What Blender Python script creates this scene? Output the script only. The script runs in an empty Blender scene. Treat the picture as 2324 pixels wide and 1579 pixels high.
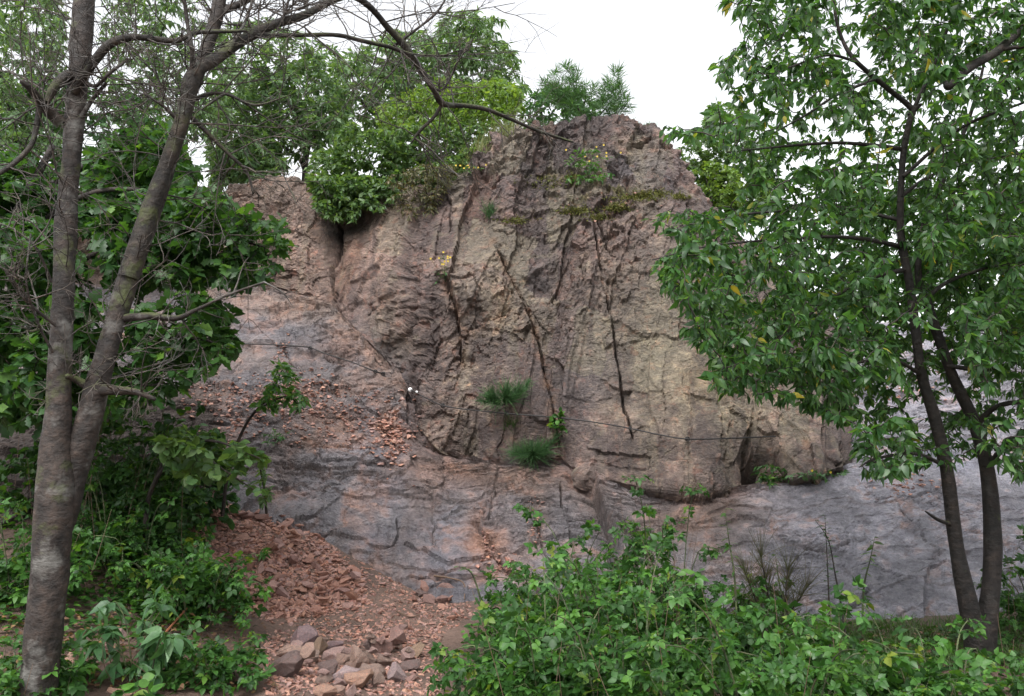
import bpy, bmesh, math, random
import numpy as np
from mathutils import Vector, Matrix
from mathutils.bvhtree import BVHTree

random.seed(11)
RNG = np.random.default_rng(11)
SC = bpy.context.scene
COL = SC.collection

# ------------------------------------------------------------------ camera, sky, sun, exposure
F = 1934.0                 # focal length in photo units (photo taken as 2324 x 1579)
CAMH = 1.6
PITCH = math.atan((1000 - 789.5) / F)
cam_data = bpy.data.cameras.new('camera')
cam_data.sensor_width = 36.0
cam_data.lens = 36.0 * F / 2324.0
cam_data.clip_start = 0.05
cam_data.clip_end = 2000
cam = bpy.data.objects.new('camera', cam_data)
COL.objects.link(cam)
cam.location = (0, 0, CAMH)
cam.rotation_euler = (math.radians(90) + PITCH, 0, 0)
SC.camera = cam

SUN_EL, SUN_ROT = math.radians(58), math.radians(200)
world = bpy.data.worlds.new('World')
SC.world = world
world.use_nodes = True
wn, wl = world.node_tree.nodes, world.node_tree.links
bg = wn['Background']
sky = wn.new('ShaderNodeTexSky')
sky.sky_type = 'NISHITA'
sky.sun_disc = False
sky.sun_elevation = SUN_EL
sky.sun_rotation = SUN_ROT
sky.air_density = 1.0
sky.dust_density = 4.0
sky.ozone_density = 1.0
hs = wn.new('ShaderNodeHueSaturation')
hs.inputs['Saturation'].default_value = 0.12      # overcast: the cloud layer greys the sky
wl.new(sky.outputs[0], hs.inputs['Color'])
wl.new(hs.outputs[0], bg.inputs['Color'])
bg.inputs['Strength'].default_value = 0.15

sun_d = bpy.data.lights.new('sun', 'SUN')
sun_d.energy = 0.6
sun_d.angle = math.radians(30)
sun_d.color = (1.0, 0.97, 0.93)
sun = bpy.data.objects.new('sun', sun_d)
COL.objects.link(sun)
sdir = Vector((math.sin(SUN_ROT) * math.cos(SUN_EL), math.cos(SUN_ROT) * math.cos(SUN_EL), math.sin(SUN_EL)))
sun.rotation_euler = sdir.to_track_quat('Z', 'Y').to_euler()
sun.location = (0, 0, 30)

SC.view_settings.view_transform = 'Standard'
SC.view_settings.look = 'None'
SC.view_settings.exposure = 1.5
SC.view_settings.gamma = 1
SC.view_settings.use_curve_mapping = False
SC.render.engine = 'CYCLES'
SC.cycles.use_denoising = True
SC.cycles.max_bounces = 6
SC.cycles.transparent_max_bounces = 4

# ------------------------------------------------------------------ geometry of the view
cT, sT = math.cos(PITCH), math.sin(PITCH)


def P(px, py, Y):
    """world point on the sight line through photo point (px, py) at distance Y along the ground"""
    px, py, Y = np.broadcast_arrays(np.asarray(px, float), np.asarray(py, float), np.asarray(Y, float))
    cx = (px - 1162) / F
    cz = (789.5 - py) / F
    dy = cT - cz * sT
    dz = sT + cz * cT
    s = Y / dy
    return np.stack([cx * s, Y, CAMH + dz * s], -1)


def proj(p):
    p = np.asarray(p, float)
    y = p[..., 1] * cT + (p[..., 2] - CAMH) * sT
    z = -p[..., 1] * sT + (p[..., 2] - CAMH) * cT
    return 1162 + F * p[..., 0] / y, 789.5 - F * z / y


def mpp(Y):
    return Y / F


# ------------------------------------------------------------------ noise
def _h(ix, iy, iz, seed):
    n = (ix.astype(np.int64) * 374761393 + iy.astype(np.int64) * 668265263 + iz.astype(np.int64) * 2147483647 + seed * 974711) & 0xffffffff
    n = ((n ^ (n >> 13)) * 1274126177) & 0xffffffff
    n = ((n ^ (n >> 15)) * 2246822519) & 0xffffffff
    n = n ^ (n >> 16)
    return (n & 0xffffff) / float(0x1000000)


def vnoise(x, y, z, seed=0):
    x, y, z = np.broadcast_arrays(np.asarray(x, float), np.asarray(y, float), np.asarray(z, float))
    fx, fy, fz = np.floor(x), np.floor(y), np.floor(z)
    u, v, w = x - fx, y - fy, z - fz
    u = u * u * (3 - 2 * u); v = v * v * (3 - 2 * v); w = w * w * (3 - 2 * w)
    ix, iy, iz = fx.astype(np.int64), fy.astype(np.int64), fz.astype(np.int64)
    r = 0
    for a in (0, 1):
        for b in (0, 1):
            for c in (0, 1):
                r = r + _h(ix + a, iy + b, iz + c, seed) * (u if a else 1 - u) * (v if b else 1 - v) * (w if c else 1 - w)
    return r * 2 - 1


def fbm(x, y, z, octs=4, seed=0, gain=0.5):
    a, t, s = 1.0, 0.0, 0.0
    for o in range(octs):
        t = t + a * vnoise(x * 2.03 ** o, y * 2.03 ** o, z * 2.03 ** o, seed + o * 17)
        s += a
        a *= gain
    return t / s


def cells(u, v, seed):
    """nearest jittered cell: random value, two slopes, offset from the centre, edge distance"""
    fu, fv = np.floor(u).astype(np.int64), np.floor(v).astype(np.int64)
    d1 = np.full(u.shape, 9.0); d2 = np.full(u.shape, 9.0)
    a = np.zeros(u.shape); gx = np.zeros(u.shape); gy = np.zeros(u.shape)
    du0 = np.zeros(u.shape); dv0 = np.zeros(u.shape)
    z = np.zeros(u.shape, np.int64)
    for i in (-1, 0, 1):
        for j in (-1, 0, 1):
            cu, cv = fu + i, fv + j
            du = u - (cu + _h(cu, cv, z, seed)); dv = v - (cv + _h(cu, cv, z, seed + 1))
            d = np.sqrt(du * du + dv * dv)
            near = d < d1
            d2 = np.where(near, d1, np.minimum(d2, d))
            d1 = np.where(near, d, d1)
            a = np.where(near, _h(cu, cv, z, seed + 2) * 2 - 1, a)
            gx = np.where(near, _h(cu, cv, z, seed + 3) * 2 - 1, gx)
            gy = np.where(near, _h(cu, cv, z, seed + 4) * 2 - 1, gy)
            du0 = np.where(near, du, du0); dv0 = np.where(near, dv, dv0)
    return a, gx, gy, du0, dv0, d2 - d1


def sstep(a, b, x):
    t = np.clip((x - a) / (b - a), 0, 1)
    return t * t * (3 - 2 * t)


def blob(px, py, cx, cy, rx, ry):
    return np.exp(-(((px - cx) / rx) ** 2 + ((py - cy) / ry) ** 2))


def poly_dist(px, py, pts):
    """distance to a polyline in photo units, signed side, and fraction along it"""
    best = np.full(px.shape, 1e9); side = np.zeros(px.shape); frac = np.zeros(px.shape)
    n = len(pts) - 1
    for k in range(n):
        ax, ay = pts[k]; bx, by = pts[k + 1]
        dx, dy = bx - ax, by - ay
        t = np.clip(((px - ax) * dx + (py - ay) * dy) / (dx * dx + dy * dy), 0, 1)
        qx, qy = px - (ax + t * dx), py - (ay + t * dy)
        d = np.sqrt(qx * qx + qy * qy)
        m = d < best
        best = np.where(m, d, best)
        side = np.where(m, np.sign(dx * qy - dy * qx), side)
        frac = np.where(m, (k + t) / n, frac)
    return best, side, frac


def in_poly(px, py, poly):
    r = np.zeros(px.shape, bool)
    n = len(poly)
    for i in range(n):
        x1, y1 = poly[i]; x2, y2 = poly[(i + 1) % n]
        if y1 == y2:
            continue
        c = ((y1 > py) != (y2 > py)) & (px < (x2 - x1) * (py - y1) / (y2 - y1) + x1)
        r ^= c
    return r


# ------------------------------------------------------------------ mesh helpers
class Acc:
    def __init__(s):
        s.V, s.Qd, s.T, s.tint, s.n = [], [], [], [], 0

    def add(s, v, q=None, t=None, tint=0.5):
        v = np.asarray(v, float).reshape(-1, 3)
        s.V.append(v)
        if q is not None and len(q): s.Qd.append(np.asarray(q, np.int64).reshape(-1, 4) + s.n)
        if t is not None and len(t): s.T.append(np.asarray(t, np.int64).reshape(-1, 3) + s.n)
        s.tint.append(np.broadcast_to(np.asarray(tint, float), (len(v),)))
        s.n += len(v)

    def mesh(s, name, mat, origin=(0, 0, 0), smooth=True, tint=True):
        me = bpy.data.meshes.new(name)
        if s.n == 0:
            return me
        V = np.concatenate(s.V) - np.asarray(origin, float)
        Qd = np.concatenate(s.Qd) if s.Qd else np.zeros((0, 4), np.int64)
        T = np.concatenate(s.T) if s.T else np.zeros((0, 3), np.int64)
        me.vertices.add(len(V)); me.vertices.foreach_set('co', V.astype(np.float32).ravel())
        loops = np.concatenate([Qd.ravel(), T.ravel()]).astype(np.int32)
        me.loops.add(len(loops)); me.loops.foreach_set('vertex_index', loops)
        nf = len(Qd) + len(T)
        me.polygons.add(nf)
        st = np.concatenate([np.arange(len(Qd)) * 4, len(Qd) * 4 + np.arange(len(T)) * 3]).astype(np.int32)
        me.polygons.foreach_set('loop_start', st)
        me.polygons.foreach_set('use_smooth', np.full(nf, smooth))
        if tint:
            at = me.attributes.new('tint', 'FLOAT', 'POINT')
            at.data.foreach_set('value', np.concatenate(s.tint).astype(np.float32))
        me.update(calc_edges=True)
        me.validate()
        if mat: me.materials.append(mat)
        return me

    def obj(s, name, mat, parent=None, smooth=True, kind=None):
        o = bpy.data.objects.new(name, s.mesh(name, mat, parent.location if parent else (0, 0, 0), smooth))
        COL.objects.link(o)
        if parent: o.parent = parent
        if kind: o['kind'] = kind
        return o


def tag(o, label, cat, group=None, kind=None):
    o['label'] = label
    if cat: o['category'] = cat
    if group: o['group'] = group
    if kind: o['kind'] = kind
    return o


def thing(name, label, cat, loc, group=None):
    o = bpy.data.objects.new(name, None)
    o.empty_display_size = 0.1
    COL.objects.link(o)
    o.location = [float(c) for c in loc]
    return tag(o, label, cat, group)


def catmull(pts, m):
    """smooth resampling of rows of numbers"""
    pts = np.asarray(pts, float)
    n = len(pts)
    if n < 3:
        t = np.linspace(0, 1, m)[:, None]
        return pts[0] * (1 - t) + pts[-1] * t
    ext = np.vstack([2 * pts[0] - pts[1], pts, 2 * pts[-1] - pts[-2]])
    t = np.linspace(0, n - 1, m)
    i = np.minimum(t.astype(int), n - 2)
    f = (t - i)[:, None]
    p0, p1, p2, p3 = ext[i], ext[i + 1], ext[i + 2], ext[i + 3]
    return 0.5 * (2 * p1 + (p2 - p0) * f + (2 * p0 - 5 * p1 + 4 * p2 - p3) * f ** 2 + (3 * p1 - p0 - 3 * p2 + p3) * f ** 3)


def tube(acc, pts, rad, ns=6, rough=0.0, seed=0, tint=0.5, cap=True):
    pts = np.asarray(pts, float)
    rad = np.broadcast_to(np.asarray(rad, float), (len(pts),))
    n = len(pts)
    tg = np.gradient(pts, axis=0)
    tg /= np.linalg.norm(tg, axis=1, keepdims=True) + 1e-9
    nrm = np.zeros_like(pts)
    a = np.array([0.0, 1.0, 0.0]) if abs(tg[0][1]) < 0.9 else np.array([1.0, 0, 0])
    for i in range(n):
        a = a - tg[i] * a.dot(tg[i])
        a = a / (np.linalg.norm(a) + 1e-9)
        nrm[i] = a
    bi = np.cross(tg, nrm)
    ang = np.arange(ns) * 2 * math.pi / ns
    rr = np.ones((n, ns)) * rad[:, None]
    dirs = nrm[:, None, :] * np.cos(ang)[None, :, None] + bi[:, None, :] * np.sin(ang)[None, :, None]
    if rough:
        q = pts[:, None, :] + dirs * rad[:, None, None]
        rr = rr * (1 + rough * fbm(q[..., 0] * 9, q[..., 1] * 9, q[..., 2] * 5, 3, seed) + rough * .6 * vnoise(q[..., 0] * 3, q[..., 1] * 3, q[..., 2] * 2.2, seed + 5))
    v = pts[:, None, :] + dirs * rr[..., None]
    v = v.reshape(-1, 3)
    i, j = np.meshgrid(np.arange(n - 1), np.arange(ns), indexing='ij')
    j2 = (j + 1) % ns
    q = np.stack([i * ns + j, i * ns + j2, (i + 1) * ns + j2, (i + 1) * ns + j], -1).reshape(-1, 4)
    t = None
    if cap:
        v = np.vstack([v, pts[-1] + tg[-1] * rad[-1] * .5])
        jj = np.arange(ns)
        t = np.stack([(n - 1) * ns + jj, (n - 1) * ns + (jj + 1) % ns, np.full(ns, n * ns)], -1)
    acc.add(v, q, t, tint)


# ------------------------------------------------------------------ materials
def new_mat(name):
    m = bpy.data.materials.new(name)
    m.use_nodes = True
    nt = m.node_tree
    return m, nt.nodes, nt.links, nt.nodes['Principled BSDF'], nt.nodes['Material Output']


def ramp(nodes, stops):
    r = nodes.new('ShaderNodeValToRGB')
    e = r.color_ramp.elements
    while len(e) < len(stops): e.new(0.5)
    for k, (p, c) in enumerate(stops):
        e[k].position = p
        e[k].color = (*c, 1) if len(c) == 3 else c
    return r


def noise_node(nodes, links, scale, detail=4, rough=0.5, vec=None):
    n = nodes.new('ShaderNodeTexNoise')
    n.inputs['Scale'].default_value = scale
    n.inputs['Detail'].default_value = detail
    n.inputs['Roughness'].default_value = rough
    if vec: links.new(vec, n.inputs['Vector'])
    return n


def mixrgb(nodes, links, kind, fac, a, b):
    n = nodes.new('ShaderNodeMix')
    n.data_type = 'RGBA'
    n.blend_type = kind
    for sock, val in ((n.inputs[0], fac), (n.inputs[6], a), (n.inputs[7], b)):
        if hasattr(val, 'links'): links.new(val, sock)
        elif isinstance(val, (int, float)): sock.default_value = val
        else: sock.default_value = (*val, 1)
    return n.outputs[2]


def leaf_mat(name, stops, trans=0.35, rough=0.38, spec=0.5, tcol=(0.10, 0.20, 0.02)):
    m, N, L, b, out = new_mat(name)
    at = N.new('ShaderNodeAttribute'); at.attribute_name = 'tint'
    oi = N.new('ShaderNodeObjectInfo')
    ad = N.new('ShaderNodeMath'); ad.operation = 'ADD'
    L.new(at.outputs['Fac'], ad.inputs[0]); L.new(oi.outputs['Random'], ad.inputs[1])
    fr = N.new('ShaderNodeMath'); fr.operation = 'FRACT'
    L.new(ad.outputs[0], fr.inputs[0])
    r = ramp(N, stops)
    L.new(fr.outputs[0], r.inputs[0])
    geo = N.new('ShaderNodeNewGeometry')
    nz = noise_node(N, L, 30, 3, .6, geo.outputs['Position'])
    rv = ramp(N, [(0.3, (.72, .72, .72)), (0.7, (1.2, 1.2, 1.2))])
    L.new(nz.outputs['Fac'], rv.inputs[0])
    c = mixrgb(N, L, 'MULTIPLY', 1.0, r.outputs[0], rv.outputs[0])
    L.new(c, b.inputs['Base Color'])
    b.inputs['Roughness'].default_value = rough
    b.inputs['Specular IOR Level'].default_value = spec
    tr = N.new('ShaderNodeBsdfTranslucent')
    tc = mixrgb(N, L, 'MULTIPLY', 1.0, c, (2.2, 2.0, .9))
    L.new(tc, tr.inputs['Color'])
    mx = N.new('ShaderNodeMixShader'); mx.inputs[0].default_value = trans
    L.new(b.outputs[0], mx.inputs[1]); L.new(tr.outputs[0], mx.inputs[2])
    L.new(mx.outputs[0], out.inputs['Surface'])
    return m


def bark_mat(name, dark, mid, pale, moss_amt=0.3, lich=0.5):
    m, N, L, b, out = new_mat(name)
    geo = N.new('ShaderNodeNewGeometry')
    mp = N.new('ShaderNodeMapping'); mp.inputs['Scale'].default_value = (9, 9, 13)
    L.new(geo.outputs['Position'], mp.inputs['Vector'])
    n1 = noise_node(N, L, 1.6, 6, .62, mp.outputs[0])
    r1 = ramp(N, [(0.3, dark), (0.5, mid), (0.72, tuple(min(1, c * 1.45) for c in mid))])
    L.new(n1.outputs['Fac'], r1.inputs[0])
    nb = noise_node(N, L, 14, 6, .65, geo.outputs['Position'])
    rb = ramp(N, [(0.34, (.40, .40, .41)), (0.5, (1, 1, 1)), (0.66, (1.9, 1.78, 1.65))])
    L.new(nb.outputs['Fac'], rb.inputs[0])
    nb2 = noise_node(N, L, 2.6, 4, .6, geo.outputs['Position'])
    rb2 = ramp(N, [(0.35, (.6, .58, .56)), (0.62, (1.25, 1.22, 1.18))])
    L.new(nb2.outputs['Fac'], rb2.inputs[0])
    cb = mixrgb(N, L, 'MULTIPLY', 1.0, mixrgb(N, L, 'MULTIPLY', 1.0, r1.outputs[0], rb.outputs[0]), rb2.outputs[0])
    n2 = noise_node(N, L, 5.5, 5, .6, geo.outputs['Position'])
    r2 = ramp(N, [(0.60 - .08 * lich, (0, 0, 0)), (0.68, (1, 1, 1))])
    L.new(n2.outputs['Fac'], r2.inputs[0])
    c = mixrgb(N, L, 'MIX', r2.outputs[0], cb, pale)
    n3 = noise_node(N, L, 4.0, 6, .65, geo.outputs['Position'])
    sx = N.new('ShaderNodeSeparateXYZ'); L.new(geo.outputs['Normal'], sx.inputs[0])
    ma = N.new('ShaderNodeMath'); ma.operation = 'MULTIPLY_ADD'
    L.new(sx.outputs['Z'], ma.inputs[0]); ma.inputs[1].default_value = 0.12; L.new(n3.outputs['Fac'], ma.inputs[2])
    r3 = ramp(N, [(0.66 - .1 * moss_amt, (0, 0, 0)), (0.76 - .08 * moss_amt, (1, 1, 1))])
    L.new(ma.outputs[0], r3.inputs[0])
    c = mixrgb(N, L, 'MIX', r3.outputs[0], c, (0.055, 0.065, 0.018))
    L.new(c, b.inputs['Base Color'])
    b.inputs['Roughness'].default_value = .75
    bp = N.new('ShaderNodeBump'); bp.inputs['Strength'].default_value = 1.0; bp.inputs['Distance'].default_value = .02
    L.new(n1.outputs['Fac'], bp.inputs['Height'])
    L.new(bp.outputs[0], b.inputs['Normal'])
    return m


def rock_mat(name, attr=True, stops=None, bump=.8, scale=1.0):
    """rock: colour from the 'col' attribute (cliff) or a ramp driven by object random (loose stones)"""
    m, N, L, b, out = new_mat(name)
    geo = N.new('ShaderNodeNewGeometry')
    tc = N.new('ShaderNodeTexCoord')
    vec = geo.outputs['Position'] if attr else tc.outputs['Object']
    n1 = noise_node(N, L, 9 * scale, 8, .68, vec)
    n2 = noise_node(N, L, 42 * scale, 6, .7, vec)
    r1 = ramp(N, [(0.28, (.62, .60, .61)), (0.5, (1, 1, 1)), (0.72, (1.42, 1.36, 1.28))])
    r2 = ramp(N, [(0.3, (.72, .70, .70)), (0.55, (1.03, 1.03, 1.03)), (0.75, (1.35, 1.33, 1.3))])
    L.new(n1.outputs['Fac'], r1.inputs[0]); L.new(n2.outputs['Fac'], r2.inputs[0])
    if attr:
        a = N.new('ShaderNodeAttribute'); a.attribute_name = 'col'
        base = a.outputs['Color']
        w = N.new('ShaderNodeAttribute'); w.attribute_name = 'rough'
        L.new(w.outputs['Fac'], b.inputs['Roughness'])
    else:
        oi = N.new('ShaderNodeObjectInfo')
        at = N.new('ShaderNodeAttribute'); at.attribute_name = 'tint'
        ad = N.new('ShaderNodeMath'); ad.operation = 'ADD'
        L.new(at.outputs['Fac'], ad.inputs[0]); L.new(oi.outputs['Random'], ad.inputs[1])
        fr = N.new('ShaderNodeMath'); fr.operation = 'FRACT'
        L.new(ad.outputs[0], fr.inputs[0])
        rr = ramp(N, stops); L.new(fr.outputs[0], rr.inputs[0])
        base = rr.outputs[0]
        b.inputs['Roughness'].default_value = .55
    c = mixrgb(N, L, 'MULTIPLY', 1.0, base, r1.outputs[0])
    c = mixrgb(N, L, 'MULTIPLY', .85, c, r2.outputs[0])
    wq = noise_node(N, L, 3.0 * scale, 3, .6, vec)
    wv0 = mixrgb(N, L, 'ADD', .5, vec, wq.outputs['Color'])
    for sc_, lo_, hi_, colr, amt in ((11, .54, .63, (1.75, 1.7, 1.55), .7), (7, .56, .64, (1.35, .86, .72), .55), (16, .54, .64, (.50, .46, .49), .75), (32, .56, .66, (1.7, 1.65, 1.6), .6), (60, .55, .66, (.5, .48, .5), .6)):
        nf = noise_node(N, L, sc_ * scale, 5, .62, wv0)
        rf = ramp(N, [(lo_, (0, 0, 0)), (hi_, (amt, amt, amt))])
        L.new(nf.outputs['Fac'], rf.inputs[0])
        rfo = rf.outputs[0]
        if attr:
            fa = N.new('ShaderNodeAttribute'); fa.attribute_name = 'fleck'
            rfo = mixrgb(N, L, 'MULTIPLY', 1.0, rf.outputs[0], fa.outputs['Color'])
        cm = mixrgb(N, L, 'MULTIPLY', 1.0, c, colr)
        c = mixrgb(N, L, 'MIX', rfo, c, cm)
    L.new(c, b.inputs['Base Color'])
    b.inputs['Specular IOR Level'].default_value = .5
    mp = N.new('ShaderNodeMapping'); mp.inputs['Scale'].default_value = (1, 1, 2.2)
    L.new(vec, mp.inputs['Vector'])
    n3 = noise_node(N, L, 16 * scale, 9, .72, mp.outputs[0])
    vo = N.new('ShaderNodeTexVoronoi'); vo.inputs['Scale'].default_value = 14 * scale
    vo.feature = 'F1'
    wv = noise_node(N, L, 6 * scale, 4, .6, vec)
    wm = mixrgb(N, L, 'ADD', .35, vec, wv.outputs['Color'])
    L.new(wm, vo.inputs['Vector'])
    s1 = N.new('ShaderNodeMath'); s1.operation = 'MULTIPLY_ADD'
    L.new(vo.outputs['Distance'], s1.inputs[0]); s1.inputs[1].default_value = .35; L.new(n3.outputs['Fac'], s1.inputs[2])
    bp = N.new('ShaderNodeBump'); bp.inputs['Strength'].default_value = bump; bp.inputs['Distance'].default_value = .05 / scale
    L.new(s1.outputs[0], bp.inputs['Height'])
    L.new(bp.outputs[0], b.inputs['Normal'])
    return m


M = {}
M['rock'] = rock_mat('cliff_rock', bump=1.0)
STONE = [(0.0, (0.2467, 0.131, 0.1038)), (0.25, (0.2916, 0.1552, 0.1132)), (0.45, (0.2244, 0.1358, 0.1228)), (0.6, (0.3701, 0.2038, 0.1416)), (0.8, (0.2693, 0.1747, 0.1605)), (1.0, (0.3142, 0.165, 0.1228))]
M['scree'] = rock_mat('scree_stone', False, STONE, .5, 2.0)
GREEN_CHERRY = [(0.0, (0.02622, 0.06925, 0.02412)), (0.35, (0.03812, 0.1028, 0.02895)), (0.7, (0.05362, 0.1341, 0.03617)), (0.93, (0.07746, 0.1675, 0.03617)), (0.985, (0.08938, 0.1786, 0.03617)), (1.0, (0.3812, 0.3016, 0.03617))]
M['cherry_leaf'] = leaf_mat('cherry_leaf', GREEN_CHERRY, .45, .36)
M['oak_leaf'] = leaf_mat('oak_leaf', [(0.0, (0.01925, 0.05692, 0.01584)), (0.5, (0.03208, 0.08797, 0.02016)), (0.9, (0.0449, 0.1138, 0.02304)), (1.0, (0.08554, 0.176, 0.0216))], .34, .45, .4)
M['bramble_leaf'] = leaf_mat('bramble_leaf', [(0.0, (0.02069, 0.05977, 0.01473)), (0.35, (0.032, 0.09159, 0.02009)), (0.7, (0.04893, 0.135, 0.02544)), (0.95, (0.07527, 0.1832, 0.02679)), (1.0, (0.1505, 0.1928, 0.02679))], .32, .48, .35)
M['fresh_leaf'] = leaf_mat('fresh_leaf', [(0.0, (0.03222, 0.09855, 0.021)), (0.5, (0.05012, 0.1365, 0.02799)), (1.0, (0.0859, 0.1819, 0.03499))], .38, .42)
M['grey_leaf'] = leaf_mat('grey_green_leaf', [(0.0, (0.05742, 0.1164, 0.04891)), (0.5, (0.08613, 0.1588, 0.06224)), (1.0, (0.1148, 0.2011, 0.07558))], .38, .5)
M['dark_leaf'] = leaf_mat('dark_leaf', [(0.0, (0.02822, 0.0783, 0.0288)), (0.5, (0.04234, 0.1096, 0.036)), (1.0, (0.06048, 0.1462, 0.045))], .34, .5)
M['lime_leaf'] = leaf_mat('lime_leaf', [(0.0, (0.072, 0.144, 0.0252)), (0.5, (0.108, 0.1944, 0.036)), (1.0, (0.1584, 0.2448, 0.0504))], .4, .5)
M['mid_leaf'] = leaf_mat('mid_leaf', [(0.0, (0.04471, 0.1013, 0.0316)), (0.5, (0.07154, 0.1403, 0.04063)), (1.0, (0.1073, 0.1792, 0.05417))], .38, .5)
M['dry_leaf'] = leaf_mat('dry_leaf', [(0.0, (0.0504, 0.0648, 0.0216)), (0.5, (0.0864, 0.0864, 0.036)), (1.0, (0.1224, 0.1008, 0.0504))], .25, .6)
M['dead_leaf'] = leaf_mat('dead_leaf', [(0.0, (.10, .05, .025)), (0.5, (.15, .085, .045)), (1.0, (.20, .12, .05))], .1, .6)
M['broom'] = leaf_mat('broom_green', [(0.0, (0.04241, 0.1018, 0.03887)), (0.5, (0.06059, 0.1426, 0.04998)), (1.0, (0.08483, 0.1834, 0.05554))], .25, .5)
M['nettle'] = leaf_mat('nettle_leaf', [(0.0, (0.03888, 0.1102, 0.03888)), (0.5, (0.05832, 0.1426, 0.05184)), (1.0, (0.07776, 0.1685, 0.05832))], .3, .42)
M['grass'] = leaf_mat('grass_blade', [(0.0, (0.0324, 0.0792, 0.0144)), (0.5, (0.0504, 0.108, 0.0216)), (1.0, (0.0792, 0.1224, 0.0288))], .25, .5)
M['straw'] = leaf_mat('straw_blade', [(0.0, (0.1224, 0.1368, 0.0504)), (0.5, (0.1728, 0.18, 0.072)), (1.0, (0.0936, 0.144, 0.036))], .25, .6)
M['bark_left'] = bark_mat('bark_grey', (.009, .0065, .0053), (.024, .0175, .0145), (.12, .115, .105), .75, .75)
M['bark_moss'] = bark_mat('bark_mossy', (0.00992, 0.00806, 0.00682), (0.0217, 0.01736, 0.01364), (0.0558, 0.0589, 0.0434), 1.1, .3)
M['bark_dark'] = bark_mat('bark_dark', (0.0062, 0.00496, 0.00496), (0.01488, 0.01116, 0.00992), (0.031, 0.0279, 0.0248), .2, .2)
M['twig_grey'] = bark_mat('twig_grey', (0.02635, 0.02213, 0.02003), (0.05534, 0.04743, 0.04216), (0.1159, 0.1107, 0.1054), .2, .6)
M['twig_dark'] = bark_mat('twig_dark', (0.00868, 0.00682, 0.0062), (0.0217, 0.01612, 0.01364), (0.0496, 0.0434, 0.0372), .1, .3)
M['cane'] = bark_mat('cane_green', (0.031, 0.0465, 0.0186), (0.0558, 0.0744, 0.031), (0.0868, 0.062, 0.0372), .2, .4)


def plain(name, col, rough=.6, metal=0.0):
    m, N, L, b, out = new_mat(name)
    geo = N.new('ShaderNodeNewGeometry')
    n = noise_node(N, L, 60, 4, .6, geo.outputs['Position'])
    r = ramp(N, [(0.3, tuple(c * .7 for c in col)), (0.7, tuple(min(1, c * 1.2) for c in col))])
    L.new(n.outputs['Fac'], r.inputs[0]); L.new(r.outputs[0], b.inputs['Base Color'])
    b.inputs['Roughness'].default_value = rough
    b.inputs['Metallic'].default_value = metal
    return m


M['cable'] = plain('steel_cable', (.03, .028, .028), .45, .6)
M['white_tag'] = plain('white_plastic', (.8, .8, .8), .4)
M['yellow'] = plain('yellow_petal', (.50, .36, .03), .5)
M['moss'] = leaf_mat('moss_cushion', [(0.0, (.06, .075, .012)), (0.5, (.10, .11, .018)), (1.0, (.15, .14, .03))], .1, .8)
M['dead_wood'] = plain('dead_wood', (.12, .075, .05), .7)
M['red_stick'] = plain('red_brown_stick', (.22, .085, .04), .6)

# ------------------------------------------------------------------ terrain
_tp = []
for (px, py, Y) in [(760, 1579, 5.3), (880, 1420, 7.2), (960, 1350, 8.4), (700, 1250, 8.2), (560, 1150, 8.8), (480, 1250, 7.9), (620, 1400, 7.0), (1050, 1350, 8.4),
                    (300, 1150, 8.0), (100, 1250, 7.0), (300, 1400, 6.0), (100, 1500, 5.2), (300, 1579, 5.0), (-60, 1230, 7.4), (-500, 1230, 7.6),
                    (1500, 1410, 7.9), (1800, 1408, 7.8), (2000, 1405, 7.8), (2324, 1400, 7.7), (1700, 1579, 5.3), (2200, 1500, 6.2), (1250, 1340, 8.3), (2700, 1400, 7.7), (500, 1480, 5.9)]:
    _tp.append(P(px, py, Y))
for (x, y, z) in [(-4, 2, .1), (0, 2, 0), (4, 2, 0), (-4, -4, 0), (4, -4, 0), (0, -10, 0), (-12, 0, .4), (12, 0, 0), (-6, 12, 1.0), (0, 12, .2), (6, 12, 0), (-14, 14, .8), (14, 14, .2),
                  (0, 30, .3), (-30, 30, .4), (30, 30, .2), (30, 0, 0), (-30, 0, .3), (-3, 4.5, .2), (-2.2, 3.4, .05)]:
    _tp.append(np.array([x, y, z], float))
_tp = np.array(_tp)


def _tps(d2):
    return np.where(d2 < 1e-9, 0, .5 * d2 * np.log(d2 + 1e-12))


_n = len(_tp)
_K = _tps(((_tp[:, None, :2] - _tp[None, :, :2]) ** 2).sum(-1)) + np.eye(_n) * .08
_A = np.zeros((_n + 3, _n + 3)); _A[:_n, :_n] = _K
_A[:_n, _n] = 1; _A[:_n, _n + 1:] = _tp[:, :2]; _A[_n, :_n] = 1; _A[_n + 1:, :_n] = _tp[:, :2].T
_W = np.linalg.solve(_A, np.concatenate([_tp[:, 2], [0, 0, 0]]))


def ground(x, y):
    x = np.asarray(x, float); y = np.asarray(y, float)
    r = np.hypot(x, y - 5)
    xx, yy = np.clip(x, -25, 25), np.clip(y, -20, 28)
    z = _W[_n] + _W[_n + 1] * xx + _W[_n + 2] * yy
    for k in range(_n):
        z = z + _W[k] * _tps((xx - _tp[k, 0]) ** 2 + (yy - _tp[k, 1]) ** 2)
    near = np.exp(-(r / 14) ** 2)
    z = z * sstep(40, 16, r) + near * (.05 * fbm(x * .9, y * .9, 0, 3, 3) + .018 * fbm(x * 5, y * 5, 0, 3, 9))
    return z


def axis(lo, hi, dlo, dhi, step, grow=1.25):
    mid = list(np.arange(lo, hi + 1e-6, step))
    a, s = [], step
    p = lo
    while p > dlo:
        s *= grow; p -= s; a.append(p)
    b, s = [], step
    p = hi
    while p < dhi:
        s *= grow; p += s; b.append(p)
    return np.array(a[::-1] + mid + b)


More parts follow.
